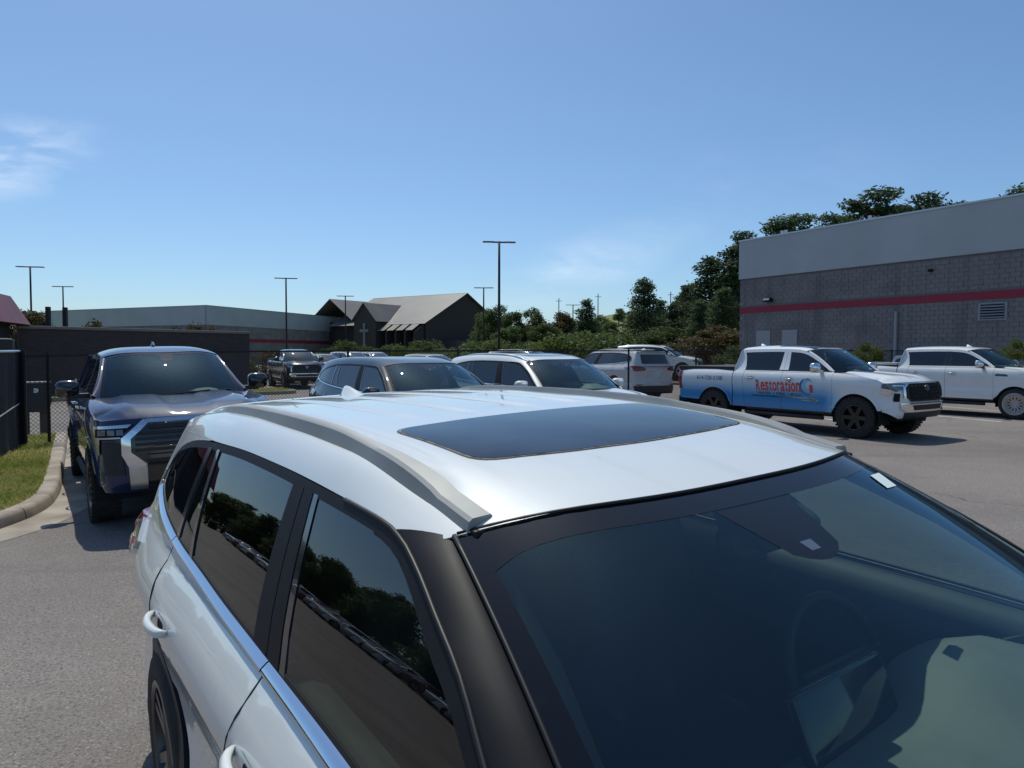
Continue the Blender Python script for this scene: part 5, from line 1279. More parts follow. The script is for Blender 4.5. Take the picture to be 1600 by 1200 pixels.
    # hood with a raised centre and shoulder lines
    zh = crv([(-1.52, 1.352), (-1.25, 1.345), (-.9, 1.325), (-.5, 1.292), (-.28, 1.262), (-.12, 1.205), (-.06, 1.16)])
    zft = crv([(-1.49, 1.347), (-1.3, 1.337), (-1.0, 1.307), (-.7, 1.267), (-.5, 1.222), (-.42, 1.182), (-.06, 1.15)])
    wh = lambda x: S.Y(min(x, -.43), zft(min(x, -.43))) - .09 * sstep(-.43, -.06, x)
    def hood(x, t):
        a = abs(t); return (x - .20 * t * t * sstep(-1.0, -.1, x), t * wh(x), zh(x) + .030 * (sstep(.78, .62, a) - sstep(.30, .18, a) * .55) * sstep(-.08, -.4, x) - (zh(x) - zft(x) - .003) * sstep(.74, 1.0, a))
    panel('hood', [(-.07, t) for t in rng(-1, 1, 15)] + [(x, 1) for x in rng(-.3, -1.3, 8)] + [(-1.25 - .20 * t * t, t) for t in rng(1, -1, 15)] + [(x, -1) for x in rng(-1.3, -.3, 8)], hood, body, root, thick=.03, step=(.08, .05))
    MB().box((-1.55, -.84, 1.24), (-1.18, .84, 1.30)).build('cowl', M_plastic, root)
    F = S.cap(True); cs = (.07, .08)
    def fp(nm, poly, mat, par=root, off=.006, thick=.02): return panel(nm, S.cpoly(poly), F, mat, par, off, thick, cs)
    zl = .42 if style == 'frame' else .58
    panel('front_bumper', [(-1, zl), (-1, 1.17)] + [(u, 1.165 + .03 * math.cos(u * math.pi / 2)) for u in rng(-.95, .95, 15)] + [(1, 1.17), (1, zl), (.6, min(zl, .46)), (-.6, min(zl, .46))], F, body, root, step=cs)
    if style == 'frame':
        g = fp('grille', [(-.50, 1.15), (.50, 1.15), (.66, .99), (.66, .84), (.55, .70), (.55, .50), (-.55, .50), (-.55, .70), (-.66, .84), (-.66, .99)], M_gloss, off=.006)
        for z in rng(.74, 1.08, 7):
            w = .47 if z > 1.05 else (.60 if z > .80 else .50)
            fp('grille_bar', [(-w, z), (w, z), (w, z + .03), (-w, z + .03)], M_plastic, g, .03, .03)
        fp('grille_bar', [(-.5, .80), (.5, .80), (.5, .815), (-.5, .815)], M_gloss, g, .045, .03)
        for q in (1, -1):
            m = (lambda p: p) if q > 0 else mir
            fp('grille_surround', m([(.50, 1.19), (.55, 1.145), (.665, 1.03), (.735, .985), (.56, 1.17)]), M_chrome, g, .05, .06) if False else None
            fp('grille_surround', m([(.0, 1.135), (.47, 1.135), (.50, 1.172), (.0, 1.18)]), M_chrome, g, .045, .05)
            fp('grille_surround', m([(.47, 1.135), (.635, .985), (.715, .995), (.51, 1.175)]), M_chrome, g, .045, .05)
            fp('grille_surround', m([(.635, .988), (.635, .85), (.715, .83), (.715, .998)]), M_chrome, g, .045, .05)
            fp('grille_surround', m([(.635, .852), (.50, .725), (.52, .68), (.66, .70), (.715, .832)]), M_chrome, g, .050, .05)
            fp('bumper_tusk', m([(.66, .72), (.50, .70), (.50, .50), (.65, .50)]), M_satin, g, .060, .06)
        fp('licence_plate', [(-.16, .56), (.16, .56), (.16, .70), (-.16, .70)], M_plastic, g, .04)
        hl = [(.60, 1.135), (.955, 1.125), (.965, .985), (.74, .985), (.70, 1.05)]
        for q in (1, -1):
            m = (lambda p: p) if q > 0 else mir
            h = fp('headlight', m(hl), M_dark, off=.012)
            fp('lamp_strip', m([(.62, 1.132), (.95, 1.124), (.95, 1.096), (.66, 1.10)]), M_lampw, h, .020, .008)
            for k in range(3): fp('lamp_lens', m([(.70 + .075 * k, 1.085), (.76 + .075 * k, 1.085), (.76 + .075 * k, 1.03), (.70 + .075 * k, 1.03)]), M_lamp, h, .018, .006)
            fp('lamp_strip', m([(.925, 1.095), (.955, 1.095), (.965, .82), (.90, .82), (.895, 1.01), (.925, 1.01)]), M_satin, h, .020, .008)
            fp('lamp_strip', m([(.73, 1.01), (.925, 1.01), (.925, .995), (.72, .995)]), M_satin, h, .022, .008)
            fp('side_intake', m([(.73, .95), (.885, .95), (.87, .62), (.70, .62)]), M_plastic, off=.012)
        fp('lower_valance', [(-.55, .44), (.55, .44), (.56, .50), (-.56, .50)], M_plastic, off=.01)
    else:
        g = fp('grille', [(-.56, 1.155), (.56, 1.155), (.66, 1.08), (.66, .88), (.56, .80), (-.56, .80), (-.66, .88), (-.66, 1.08)], M_plastic, off=.02)
        fp('grille_insert', [(-.52, 1.13), (.52, 1.13), (.61, 1.06), (.61, .90), (.52, .825), (-.52, .825), (-.61, .90), (-.61, 1.06)], M_dark, g, .026, .01)
        for z in rng(.845, 1.09, 5):
            for k in range(9):
                y = -.52 + .13 * k + (.065 if int(round((z - .845) / .06)) % 2 else 0)
                if abs(y) < .55: fp('grille_mesh', [(y - .045, z), (y - .03, z + .022), (y + .03, z + .022), (y + .045, z), (y + .03, z - .006), (y - .03, z - .006)], M_gloss, g, .034, .012)
        # oval emblem ring
        ov = [(.085 * math.cos(a), 1.06 + .055 * math.sin(a)) for a in rng(0, 2 * math.pi, 19)[:-1]]
        fp('emblem', ov, M_satin, g, .042, .01); fp('emblem_field', [(.7 * y, 1.06 + .68 * (z - 1.06)) for y, z in ov], M_dark, g, .046, .004)
        fp('emblem_stroke', [(-.012, 1.02), (.012, 1.02), (.012, 1.10), (-.012, 1.10)], M_satin, g, .050, .004)
        fp('emblem_stroke', [(-.05, 1.065), (.05, 1.065), (.05, 1.08), (-.05, 1.08)], M_satin, g, .051, .004)
        for q in (1, -1):
            m = (lambda p: p) if q > 0 else mir
            fp('grille_surround', m([(.57, 1.17), (.60, 1.14), (.70, 1.07), (.70, .87), (.74, .86), (.745, 1.09)]), M_chrome, g, .03, .03)
            h = fp('headlight', m([(.66, 1.155), (.80, 1.165), (.955, 1.155), (.965, 1.06), (.86, 1.0), (.74, 1.04)]), M_lamp, off=.014)
            fp('lamp_strip', m([(.70, 1.13), (.90, 1.135), (.90, 1.105), (.72, 1.10)]), M_lampw, h, .020, .006)
            fp('lamp_strip', m([(.90, 1.03), (.945, 1.06), (.95, .94), (.90, .92)]), M_lampw, h, .020, .006)
            fp('side_intake', m([(.80, .96), (.88, .97), (.88, .80), (.81, .80)]), M_dark, h, .016, .006)
        b = fp('bumper_chrome', [(-.70, .60), (.70, .60), (.80, .66), (.80, .775), (-.80, .775), (-.80, .66)], M_chrome, off=.035, thick=.05)
        fp('bumper_insert', [(-.50, .63), (.50, .63), (.54, .73), (-.54, .73)], M_plastic, b, .042, .01)
        fp('lower_valance', [(-.70, .46), (.70, .46), (.72, .58), (-.72, .58)], M_plastic, off=.012)
    # bed, tailgate
    B = S.cap(False)
    tg = panel('tailgate', [(-1, .52), (-1, 1.425), (1, 1.425), (1, .52)], B, body, root, flip=True, step=(.1, .12))
    for q in (1, -1):
        m = (lambda p: p) if q > 0 else mir
        panel('tail_lamp', S.cpoly(m([(.80, .85), (.955, .85), (.955, 1.32), (.82, 1.32)]), False), B, M_red, root, .02, .03, cs, True)
        panel('tail_lamp_side', [(-5.82, .85), (-5.82, 1.32), (-5.73, 1.30), (-5.75, 1.0), (-5.72, .85)], S.side(q), M_red, root, .012, .02, (.08, .08), q > 0)
    panel('rear_bumper', S.cpoly([(-.93, .46), (.93, .46), (.94, .66), (-.94, .66)], False), B, P.get('rbumper', M_chrome), root, .05, .06, cs, True)
    m = MB(); m.box((-5.84, -.80, .80), (-4.13, .80, .84)); m.box((-5.84, -.90, .80), (-4.13, -.86, 1.41)); m.box((-5.84, .86, .80), (-4.13, .90, 1.41)); m.box((-4.14, -.90, .80), (-4.11, .90, 1.42)); m.box((-5.865, -.88, .80), (-5.83, .88, 1.41))
    m.build('cargo_bed', M_plastic, root)
    if P.get('cover'): MB().box((-5.84, -.89, 1.405), (-4.13, .89, 1.44)).build('bed_cover', M_plastic, root, bevel=.01)
    bw = lambda y, z: (-4.0 - .10 * (1.86 - z) / .5, y, z)
    panel('cab_back', [(-.92, .80), (-.90, belt), (-.73, 1.84), (-.4, 1.90), (.4, 1.90), (.73, 1.84), (.90, belt), (.92, .80)], bw, body, root, flip=True, step=(.3, .2))
    panel('back_window', rounded([(-.76, 1.42), (-.64, 1.80), (.64, 1.80), (.76, 1.42)], .05, 4), bw, M_fglass, root, .006, .004, (.3, .2), True)
    MB().box((-5.8, -.60, .38), (-.3, .60, .62)).build('underbody', M_dark, root)
    MB().box((-1.2, -.86, .62), (-.42, .86, 1.12)).box((-4.0, -.90, .50), (-1.5, -.86, 1.34)).box((-4.0, .86, .50), (-1.5, .90, 1.34)).build('inner_body', M_dark, root)
    MB().box((xaf - .06, -.8, zc - .06), (xaf + .06, .8, zc + .06)).box((xar - .06, -.8, zc - .06), (xar + .06, .8, zc + .06)).build('axle', M_dark, root)
    if detail >= 1:
        rows = []
        for y in rng(-.82, .82, 21):
            b_ = .07 * math.exp(-((y - .42) / .2) ** 4); fx = .22 * (abs(y) / .82) ** 2
            rows.append([(x - fx * w, y, z) for x, z, w in ((-1.24, 1.28, 1), (-1.36, 1.325, 1), (-1.6, 1.335 + b_ * .4, .4), (-1.80, 1.325 + b_, .2), (-1.90, 1.27 + b_ * .6, 0), (-1.93, 1.15, 0), (-1.85, .8, 0))])
        loft('dashboard', rows, M_dash, root)
        MB().box((-4.0, -.86, .66), (-1.7, .86, .70)).build('cabin_floor', M_leather, root)
        for x, w, ys in ((-2.62, .27, (-.42, .42)), (-3.5, .70, (0,))):
            for y in ys:
                s1 = MB().box((x - .26, y - w, .86), (x + .26, y + w, 1.04)).build('seat', M_leather, root, True, bevel=.05)
                mt = Matrix.Translation((x - .24, y, 1.0)) @ Matrix.Rotation(R(-12), 4, 'Y'); MB().box((-.08, -w, 0), (.07, w, .60), mt).build('seat_back', M_leather, s1, True, bevel=.05)
                for yy in ((0,) if w < .4 else (-.42, .42)): MB().box((-.06, yy - .13, .63), (.04, yy + .13, .79), mt).build('headrest', M_leather, s1, True, bevel=.03)
        loft('headliner', [[(x, y, zroof(x, y) - .05) for y in rng(-.62, .62, 9)] for x in rng(-2.28, -3.98, 6)], M_cloth, root)
        rt = Matrix.Translation((-2.12, .42, 1.28)) @ Matrix.Rotation(R(-24), 4, 'Y')
        sw = MB().tube([rt @ Vector((0, .19 * math.cos(a), .19 * math.sin(a))) for a in rng(0, 2 * math.pi, 25)], .016, 6, cap=False).box((0, -.17, -.03), (.03, .17, .03), rt).build('steering_wheel', M_leather, root)
        MB().box((-2.16, -.13, 1.70), (-2.09, .13, 1.77)).build('rear_view_mirror', M_plastic, root, bevel=.015)
    else:
        MB().box((-3.95, -.7, .6), (-1.7, .7, 1.36)).box((-3.9, -.62, 1.3), (-2.5, .62, 1.78)).build('inner_body', M_dark, root)
    add_wheels(root, (xaf, xar), P.get('wy', .845), r, P.get('ww', .285), P.get('wheel', 'offroad'))
    root['_h'] = 1
    del root['_h']
    return root, S

def place(o, l, a, extra=0.0, roll=None, head=HEAD):
    p = lot(l, a); z = zg(p.x, p.y)
    e = .2; p2 = p + LFT * e; sl = (zg(p2.x, p2.y) - z) / e
    o.location = (p.x, p.y, z); o.rotation_euler = (sl if roll is None else roll, 0, head + extra)
    return o
# ------------------------------------------------------------------ vehicles in place
hero = build_suv('crossover_car', dict(paint=M_pearl, detail=2, wheel='plain'))
hero.location = (1.643, .0324, .0085); hero.rotation_euler = (.045, 0, HEAD)
tag(hero, 'white crossover with silver roof rails and sunroof filling the foreground', 'car')

blue, SB = build_pickup('pickup_truck', dict(paint=M_blue, style='frame', mirror=M_gloss, wheel='offroad', fin=True, finx=-2.9))
place(blue, 1.55, -8.30, roll=.03); tag(blue, 'dark blue pickup with big chrome-framed grille facing the camera', 'pickup truck')

grey = build_suv('crossover_car', dict(paint=M_slate, detail=1, sunroof=False, rails=False, ribs=False, fin=False, apillar=M_slate, chrome=M_chrome))
place(grey, 5.12, -8.0); grey.scale = (1, 1, 1.03); tag(grey, 'slate grey crossover parked beside the dark blue pickup', 'car')
white2 = build_suv('crossover_car', dict(paint=M_white, detail=1, apillar=M_white, railmat=M_satin, ribs=False))
place(white2, 7.72, -8.0); white2.scale = (1, 1, 1.055); tag(white2, 'white crossover with silver rails parked beside the slate one', 'car')

wrap, SW = build_pickup('pickup_truck', dict(paint=M_wrap, style='mesh', mirror=M_chrome, arm=1, wr=.43, ar=.505, ww=.30, wheel='offroad', roofmat=M_wrap, cablights=0, cover=True, glassroof=True))
place(wrap, 15.2, -7.48); tag(wrap, 'white and blue wrapped pickup with red lettering on its doors', 'pickup truck')
sg = -1
lx = -3.43
for chx, wch, hch in zip('Restoration', (.125, .105, .10, .075, .11, .075, .105, .075, .05, .11, .11), (.255, .215, .215, .25, .215, .215, .215, .25, .255, .215, .215)):
    text_on(wrap, chx, hch, lx, .895, SW, sg, M_letter, 'letter', wch, .006, .022); lx += wch + .014
for wtx, wx0, wwd in (('WATER', -3.38, .36), ('|', -2.955, .012), ('FIRE', -2.88, .24), ('|', -2.58, .012), ('MOLD', -2.51, .29)): text_on(wrap, wtx, .060, wx0, .815, SW, sg, M_letterb, 'lettering', wwd, .006, .01)
text_on(wrap, '1', .17, -2.02, .90, SW, sg, M_letter, 'lettering', .075, .007, .03)
text_on(wrap, '614-720-2108', .105, -5.20, 1.10, SW, sg, M_letterg, 'lettering', .80, .006, .012)
def swoosh(cx, cz, r0, r1, a0, a1, mat, nm='logo_swoosh'):
    out = []; inn = []
    for t in rng(0, 1, 22):
        a = a0 + (a1 - a0) * t; w = (r1 - r0) * math.sin(math.pi * min(1, .08 + .92 * t)) ** .8
        out.append((cx + (r0 + w) * math.cos(a), cz + (r0 + w) * math.sin(a))); inn.append((cx + r0 * math.cos(a), cz + r0 * math.sin(a)))
    panel(nm, out + inn[::-1], SW.side(-1), mat, wrap, .006, 0, (.06, .06))
swoosh(-2.06, 1.03, .155, .215, R(-70) + 2 * math.pi, R(60), M_lettery); swoosh(-2.03, 1.05, .10, .145, R(230), R(30), pr('pale blue lettering', (.25, .50, .66), .4, 0, .4)); swoosh(-2.02, 1.06, .16, .19, R(150), R(20), pr('white lettering', (.72, .73, .74), .4, 0, .4))
panel('side_accent', [(-3.55, .765), (-3.55, .79), (-1.93, .79), (-1.80, .745), (-1.82, .715), (-2.20, .715), (-2.22, .735), (-1.90, .735), (-1.98, .765)], SW.side(-1), M_chrome, wrap, .010, .012, (.1, .06))
gmc, SG = build_pickup('pickup_truck', dict(paint=M_gmc, style='mesh', mirror=M_chrome, wr=.405, ar=.475, ww=.28, wheel='multi', frame=M_gmc, bpillar=M_gloss, whitecap=True, sillmat=M_gmc, finx=-2.45, tint=False))
place(gmc, 22.62, -7.45); tag(gmc, 'plain white pickup with chrome mirrors at the right edge', 'pickup truck')
panel('fender_vent', rounded([(-1.46, 1.14), (-1.13, 1.13), (-1.16, 1.185), (-1.44, 1.20)], .03, 4), SG.side(-1), M_gloss, gmc, .006, .006, (.1, .06))

blk, _ = build_pickup('pickup_truck', dict(paint=M_black, style='mesh', detail=0, mirror=M_gloss, sillmat=M_gloss, handle=M_gloss, wheel='offroad'))
place(blk, 11.3, -34.6, extra=R(-6)); tag(blk, 'black pickup beyond the fence above the grass island', 'pickup truck')

# big silver SUV beyond the fence, seen from behind
tail = build_suv('large_suv', dict(paint=M_silver, detail=0, sunroof=False, ribs=False, apillar=M_silver, rails=True, wr=.40))
tail.scale = (1.07, 1.05, 1.13)
hd = HEAD + math.pi - R(4); rx, ry = 5.25, 26.2
tail.location = (rx + math.cos(hd) * 4.95 * 1.07, ry + math.sin(hd) * 4.95 * 1.07, zg(3, 30)); tail.rotation_euler = (0, 0, hd); tag(tail, 'large silver SUV seen from behind beyond the fence', 'car')
MB().box((-4.985, -.78, 1.105), (-4.965, .78, 1.125)).build('light_bar', M_red, tail)

# more cars of the far lot, and the row across the drive: lighter copies
far_w = build_suv('crossover_car', dict(paint=M_white, detail=0, ribs=False, apillar=M_white))
def put(src, x, y, head, label, group, first=False, sc_=(1, 1, 1), dz=0.0):
    o = src if first else copy_tree(src); o.location = (x, y, zg(x, y) + dz); o.rotation_euler = (0, 0, head); o.scale = sc_; tag(o, label, 'car', group); return o
FG = 'cars parked in the far lot'
put(far_w, atu(1098, 40), 40, R(-25), 'white SUV beyond the fence behind the wrapped pickup bed', FG, True, (1.0, 1.0, 1.12), .3)
put(far_w, atu(890, 37), 37, R(-35), 'white SUV roof just above the fence behind the white crossover', FG, sc_=(1, 1, 1.1), dz=.06)
put(far_w, atu(715, 41), 41, R(-50), 'white car behind the fence between slate and white crossovers', FG)
put(far_w, atu(575, 52), 52, R(-50), 'white car far behind the fence left of the slate crossover roof', FG, sc_=(1, 1, 1.1))
put(far_w, atu(612, 53), 53, R(-50), 'white car far behind the fence above the slate crossover roof', FG, sc_=(1, 1, 1.08))
put(far_w, atu(1585, 30), 30, R(-56), 'white car partly hidden at the right edge behind the white pickup', FG)
far_d = build_suv('crossover_car', dict(paint=M_redcar, detail=0, ribs=False, apillar=M_redcar, rails=False))
put(far_d, atu(505, 47), 47, R(-35), 'dark red car beyond the fence right of the black pickup', FG, True)
put(far_d, atu(1105, 45), 45, R(-60), 'dark red car beyond the fence left of the store corner', FG)
far_s = build_suv('crossover_car', dict(paint=M_silver, detail=0, ribs=False, apillar=M_silver))
put(far_s, atu(535, 49), 49, R(-45), 'silver car beyond the fence right of the dark red one', FG, True)
n = 0
for a in range(-70, -22, 3):
    p = lot(-24 + .3 * (n % 3), a); put((far_w, far_d, far_s, far_w, far_s)[n % 5], p.x, p.y, HEAD + R(90), 'car parked in the row across the drive, left of the view', 'cars across the drive'); n += 1
# ------------------------------------------------------------------ trees and shrubs
def leafmat(name, c1, c2, tr=.35):
    m = bpy.data.materials.new(name); m.use_nodes = True; N = m.node_tree.nodes; L = m.node_tree.links; N.clear()
    out = N.new('ShaderNodeOutputMaterial'); d = N.new('ShaderNodeBsdfPrincipled'); d.inputs['Roughness'].default_value = .6; d.inputs['Specular IOR Level'].default_value = .25
    t = N.new('ShaderNodeBsdfTranslucent')
    at = N.new('ShaderNodeAttribute'); at.attribute_name = 'tone'; oi = N.new('ShaderNodeObjectInfo')
    mx = N.new('ShaderNodeMix'); mx.data_type = 'RGBA'; mx.inputs['A'].default_value = (*c1, 1); mx.inputs['B'].default_value = (*c2, 1); L.new(at.outputs['Fac'], mx.inputs['Factor'])
    hs = N.new('ShaderNodeHueSaturation'); mr = N.new('ShaderNodeMapRange'); mr.inputs['To Min'].default_value = .75; mr.inputs['To Max'].default_value = 1.25; L.new(oi.outputs['Random'], mr.inputs['Value']); L.new(mr.outputs[0], hs.inputs['Value']); L.new(mx.outputs['Result'], hs.inputs['Color'])
    L.new(hs.outputs[0], d.inputs['Base Color']); L.new(hs.outputs[0], t.inputs[0])
    ms = N.new('ShaderNodeMixShader'); ms.inputs[0].default_value = tr; L.new(d.outputs[0], ms.inputs[1]); L.new(t.outputs[0], ms.inputs[2]); L.new(ms.outputs[0], out.inputs[0])
    return m
M_pine = leafmat('pine needles', (.040, .074, .034), (.105, .145, .060), .38)
M_leaf = leafmat('broad leaves', (.055, .092, .030), (.130, .170, .052), .45)
M_leafb = leafmat('bronze leaves', (.055, .045, .020), (.13, .10, .04), .35)
M_leafl = leafmat('light green leaves', (.06, .09, .018), (.15, .17, .04), .45)
M_bark = pr('bark', (.065, .05, .042), .95); noisy(M_bark, (.075, .058, .048), (.04, .03, .026), 3, 6, stretch=(1, 1, .2))
def leaf_cloud(lobes, n, size, flat=.0, seed=1):
    """lobes: (centre, radii, weight). many leaf-sized faces through the outer volume of each lobe"""
    rg = np.random.default_rng(seed); W = np.array([w for _, _, w in lobes], float); W /= W.sum()
    idx = rg.choice(len(lobes), n, p=W); C = np.array([c for c, _, _ in lobes])[idx]; RR = np.array([r for _, r, _ in lobes])[idx]
    d = rg.normal(size=(n, 3)); d /= np.linalg.norm(d, axis=1)[:, None]
    rad = rg.uniform(.0, 1, n) ** .38 * rg.normal(1.0, .13, n)
    P = C + d * RR * rad[:, None]
    # random leaf frames, leaning outward
    a = rg.normal(size=(n, 3)) + d * .6; a /= np.linalg.norm(a, axis=1)[:, None]
    b = np.cross(a, rg.normal(size=(n, 3))); b /= np.linalg.norm(b, axis=1)[:, None]
    if flat: b[:, 2] *= (1 - flat)
    c = np.cross(a, b); s = size * rg.uniform(.55, 1.35, n)[:, None]
    v = np.stack([P - b * s, P + c * s * .45 - b * s * .1, P + b * s, P - c * s * .45 + b * s * .15], 1).reshape(-1, 3)
    f = np.arange(n * 4).reshape(-1, 4)
    tone = np.repeat(np.clip(rg.normal(.5, .28, n) , 0, 1), 4)
    return v, f, tone
def cloud_mesh(name, lobes, n, size, mat, flat=0, seed=1):
    v, f, tone = leaf_cloud(lobes, n, size, flat, seed); me = bpy.data.meshes.new(name); me.from_pydata(v.tolist(), [], f.tolist()); me.materials.append(mat)
    at = me.attributes.new('tone', 'FLOAT', 'POINT'); at.data.foreach_set('value', tone.astype(np.float32)); me.update(); return me
def trunk_mesh(name, h, r0, branches, seed):
    rg = random.Random(seed); m = MB(); lean = [(rg.uniform(-.02, .02) * h * k, rg.uniform(-.02, .02) * h * k) for k in (0, .35, .7, 1)]
    P = [Vector((lean[i][0], lean[i][1], h * k)) for i, k in enumerate((0, .35, .7, 1))]
    m.tube(P, [r0, r0 * .75, r0 * .45, r0 * .12], 8)
    for z0, tip, rr in branches:
        b = Vector((P[1].x * z0 / h, P[1].y * z0 / h, z0)); t = Vector(tip); mid = b.lerp(t, .5) + Vector((0, 0, -.05 * (t - b).length)); m.tube([b, mid, t], [rr, rr * .6, rr * .2], 5)
    o = m.build(name, M_bark, None, True); me = o.data; bpy.data.objects.remove(o); return me
PROTO = {}
def proto(kind, seed):
    k = (kind, seed)
    if k in PROTO: return PROTO[k]
    rg = random.Random(seed * 31 + len(kind)); lobes = []; br = []
    if kind == 'pine':          # unit: 10 m tall dense conical conifer
        h = 10
        for i in range(46):
            z = 1.2 + 8.9 * (i / 45) ** .9; R0 = 3.1 * (1 - (z / 10.6)) ** .8 + .18; a = i * 2.4 + rg.uniform(-.4, .4); rr = R0 * rg.uniform(.35, .8)
            c = (math.cos(a) * rr, math.sin(a) * rr, z + rg.uniform(-.3, .3)); q = .45 + R0 * .27
            lobes.append((c, (q, q, q * .62), q * q)); br.append((max(.6, z - .4), c, .05))
        lobes.append(((0, 0, 9.9), (.3, .3, .6), .12))
        me = cloud_mesh('pine_crown', lobes, 13000, .145, M_pine, .25, seed); tm = trunk_mesh('pine_trunk', 9.8, .2, br[::2], seed)
    elif kind == 'tall':        # unit: 10 m; bare stem, separate clumps near the top
        for i in range(20):
            z = 4.6 + 5.2 * (i / 19); a = i * 2.1 + rg.uniform(-.5, .5); R0 = (1.9 if i < 15 else .9) * rg.uniform(.35, 1.0)
            c = (math.cos(a) * R0, math.sin(a) * R0, z); q = rg.uniform(.42, .78); lobes.append((c, (q * 1.25, q * 1.25, q * .7), q * q)); br.append((z - rg.uniform(.5, 1.0), c, .05))
        me = cloud_mesh('pine_crown', lobes, 8500, .115, M_pine, .2, seed); tm = trunk_mesh('pine_trunk', 9.6, .17, br, seed)
    elif kind in ('broad', 'bronze'):
        for i in range(24):
            u = rg.uniform(-1, 1); a = rg.uniform(0, 6.28); q = rg.uniform(.55, 1.0); z = 5.6 + u * 3.1; R0 = 2.5 * math.sqrt(max(0, 1 - u * u * .85)) * rg.uniform(.45, 1)
            c = (math.cos(a) * R0, math.sin(a) * R0, z); lobes.append((c, (q * 1.2, q * 1.2, q), q * q)); br.append((rg.uniform(2, 4.5), c, .07))
        lobes.append(((0, 0, 5.6), (1.8, 1.8, 2.4), 1.5))
        me = cloud_mesh('crown', lobes, 9500, .165, M_leaf if kind == 'broad' else M_leafb, 0, seed); tm = trunk_mesh('trunk', 7.5, .22, br[::2], seed)
    else:                       # bush: unit 3 m tall, 5 m wide
        for i in range(18):
            a = rg.uniform(0, 6.28); R0 = 1.9 * math.sqrt(rg.random()); z = rg.uniform(.5, 2.5) * (1 - .25 * R0 / 1.9); q = rg.uniform(.4, .75); lobes.append(((math.cos(a) * R0, math.sin(a) * R0, z), (q * 1.15, q * 1.15, q), q * q)); br.append((.1, (math.cos(a) * R0, math.sin(a) * R0, z), .035))
        me = cloud_mesh('bush_crown', lobes, 6500, .10, {'bush': M_leaf, 'bushl': M_leafl, 'bushb': M_leafb}[kind], 0, seed); tm = trunk_mesh('bush_stem', 1.6, .07, br[::2], seed)
    PROTO[k] = (me, tm); return PROTO[k]
NTREE = [0]
def tree(kind, seed, x, y, h, wid, label, name=None, group=None, z=None):
    me, tm = proto(kind, seed); u = 3.0 if kind.startswith('bush') else 10.0
    nm = name or {'pine': 'pine_tree', 'tall': 'pine_tree', 'broad': 'broadleaf_tree', 'bronze': 'broadleaf_tree'}.get(kind, 'shrub')
    if z is None: z = zg(x, y) if y < 96 else max(-.6, hz(x, y))
    NTREE[0] += 1
    e = empty(nm, (x, y, z), (0, 0, (NTREE[0] * 2.399) % 6.28)); tag(e, label, 'tree' if not nm.startswith('shrub') else 'shrub', group)
    s = h / u; sx = s * wid
    for n2, m in (('trunk', tm), ('crown', me)):
        o = mesh_obj(n2, m, e); o.scale = (sx, sx, s)
    return e
G = 'trees behind the car park'
T = [('pine', 1, 1005, 438, 62, 1.25, 'single dark conical conifer standing right of the green hill'),
     ('pine', 2, 1048, 478, 70, 1.1, 'smaller conifer just right of the single conical one'), ('pine', 3, 1075, 445, 72, 1.35, 'conifer left of the tall clump by the store'), ('pine', 1, 1108, 405, 68, 1.3, 'tall conifer in the clump by the store corner'),
     ('pine', 2, 1142, 390, 66, 1.35, 'tallest conifer touching the store corner'), ('tall', 1, 1165, 368, 68, 1.2, 'pine whose crown shows above the store left corner'), ('tall', 2, 1222, 340, 70, 1.4, 'pine crown above the left part of the store roof'),
     ('tall', 3, 1305, 335, 72, 1.0, 'small pine crown left of the big pair above the store roof'), ('tall', 1, 1350, 306, 72, 1.5, 'largest rounded pine crown above the store roof'), ('tall', 2, 1392, 322, 74, 1.0, 'pine crown just right of the largest one above the roof'),
     ('tall', 3, 1455, 308, 74, 1.45, 'wide pine crown right of the largest one above the roof'), ('tall', 2, 1596, 290, 72, 1.0, 'pine crown above the roof at the right edge'),
     ('pine', 3, 1128, 450, 52, 1.15, 'mid-height conifer in front of the clump by the store'), ('pine', 1, 1092, 470, 58, 1.2, 'lower conifer in front of the tall clump'),
     ('broad', 1, 770, 470, 96, 1.0, 'dull tree beside the chapel gable'), ('broad', 2, 752, 482, 100, .9, 'tree hiding the right end of the chapel gable'), ('broad', 3, 805, 480, 90, 1.0, 'round dark tree right of the tallest lamp post'),
     ('broad', 1, 832, 475, 92, 1.0, 'tree with jagged top right of the tallest lamp post'), ('bronze', 1, 868, 480, 96, 1.2, 'brownish tree left of the far small lamp post'), ('pine', 2, 916, 472, 98, 1.2, 'pointed tree right of the far small lamp post'),
     ('broad', 3, 880, 490, 102, 1.3, 'dense tree behind the far small lamp post'), ('broad', 1, 935, 488, 104, 1.3, 'dense tree just left of the green gap'), ('pine', 3, 1030, 470, 80, 1.2, 'dark conifer directly behind the single conical one'), ('pine', 1, 1062, 462, 78, 1.1, 'conifer closing the gap beside the tall clump'), ('broad', 2, 1045, 505, 58, 1.4, 'wide dark tree between conifer and clump'), ('broad', 2, 850, 500, 80, 1.2, 'leafy tree low behind the white crossover'), ('broad', 3, 950, 497, 95, 1.1, 'bushy tree left of the green hill'), ('broad', 1, 790, 505, 84, 1.2, 'low leafy tree behind the tallest lamp post'),
     ('broad', 2, 966, 480, 150, .9, 'small round tree on the green hill'), ('broad', 3, 985, 484, 152, .7, 'smaller round tree on the green hill beside the conifer'),
     ('bronze', 2, 1120, 500, 48, 1.25, 'bronze-leaved tree in front of the store corner'), ('bronze', 1, 1060, 520, 50, 1.3, 'low reddish tree right of the green gap'), ('broad', 2, 1028, 512, 55, 1.2, 'dull low tree under the single conifer'),
     ('bronze', 3, 30, 478, 60, 1.5, 'tree behind the red-roofed kiosk'), ('broad', 1, 52, 487, 95, 1.3, 'pale tree left of the gate posts'), ('broad', 3, 74, 484, 90, 1.0, 'tree behind the gate posts'),
     ]
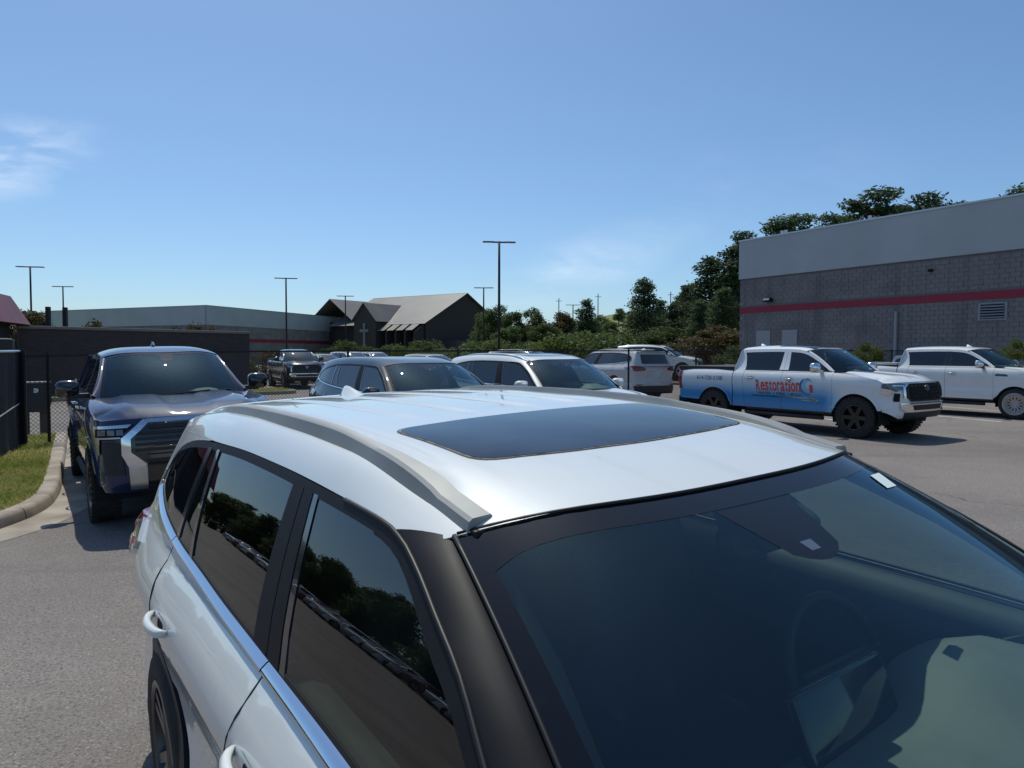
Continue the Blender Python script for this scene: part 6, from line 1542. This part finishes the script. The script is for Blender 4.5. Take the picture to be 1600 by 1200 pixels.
for k, sd, u, v, Y, wd_, lb in T: 
    x = atu(u, Y); h = top(v, Y) - (zg(x, Y) if Y < 96 else max(-.6, hz(x, Y))); tree(k, sd, x, Y, max(h, 2.5), wd_ * (6.5 / max(h, 3.0) if k in ('broad', 'bronze') and h < 6.5 else 1), lb, group=G)
S_ = [('bush', 1, 905, 497, 46, 1.35, 'large rounded shrub behind the white crossover'), ('bushl', 1, 862, 520, 44, 1.0, 'yellow-green shrub left of the large rounded one'), ('bush', 2, 945, 508, 50, 1.1, 'shrub right of the large rounded one'),
      ('bushl', 2, 540, 532, 74, 1.2, 'light green shrub left of the chapel front'), ('bush', 1, 575, 533, 78, 1.1, 'shrub below the chapel cross'), ('bush', 2, 610, 530, 80, 1.2, 'shrub in front of the chapel bays, left'), ('bushl', 1, 632, 534, 70, .6, 'bright yellow-green young shrub before the chapel'),
      ('bush', 3, 660, 530, 76, 1.2, 'shrub in front of the chapel bays, right'), ('bush', 1, 690, 535, 72, 1.0, 'shrub below the chapel gable'), ('bush', 2, 735, 525, 70, 1.2, 'shrub left of the tallest lamp post'), ('bush', 3, 770, 528, 66, 1.2, 'shrub at the foot of the tallest lamp post'), ('bush', 1, 815, 525, 64, 1.2, 'shrub right of the tallest lamp post foot'),
      ('bushb', 1, 285, 497, 52, .8, 'olive bush showing above the brick wall'), ('bushb', 2, 150, 502, 50, .7, 'small brown bush top above the wall left part'), ('bushb', 3, 410, 535, 48, .8, 'bush at the right end of the brick wall'),
      ('bushb', 1, 1035, 528, 44, 1.0, 'brownish shrub right of the green gap'), ('bushb', 2, 1085, 530, 46, 1.0, 'russet shrub in front of the conifers'), ('bush', 3, 1150, 535, 44, .8, 'green shrub at the store corner')]
for k, sd, u, v, Y, wd_, lb in S_:
    x = atu(u, Y); h = top(v, Y) - zg(x, Y); tree(k, sd, x, Y, h, wd_ * min(1.0, 3.4 / h) * 1.15, lb, group='shrubs behind the fence')
# small planted trees by the store wall
for u, v, Y, lb in ((1352, 532, 27, 'small green tree with slim stem between the two pickups'), (1588, 527, 27.5, 'small green tree in front of the store at the right edge')):
    x = atu(u, Y); e = empty('young_tree', (x, Y, zg(x, Y))); tag(e, lb, 'tree', 'young trees by the store wall'); me, tm = proto('bushl', 2)
    h = top(v, Y) - zg(x, Y); o = mesh_obj('crown', me, e); o.location = (0, 0, h - .95); o.scale = (.30, .30, .31)
    MB().tube([(0, 0, 0), (.02, 0, h - .5)], [.05, .03], 6).build('trunk', M_bark, e)
# tree belt and parked cars on the far side of the drive (left of the view: seen in the side windows)
k = 0
for l, a in [(-32 - 2 * (q % 3), -24 - 3.4 * q) for q in range(0, 24, 1)] + [(-29 + 4.4 * q, -106 - 3 * (q % 2)) for q in range(5)]:
    p = lot(l, a); tree(('broad', 'broad', 'pine', 'broad')[k % 4], 1 + k % 3, p.x, p.y, 8.5 + (k * 5) % 5, 1.45, 'tree in the belt across the drive, left of the view', group='trees across the drive'); k += 1
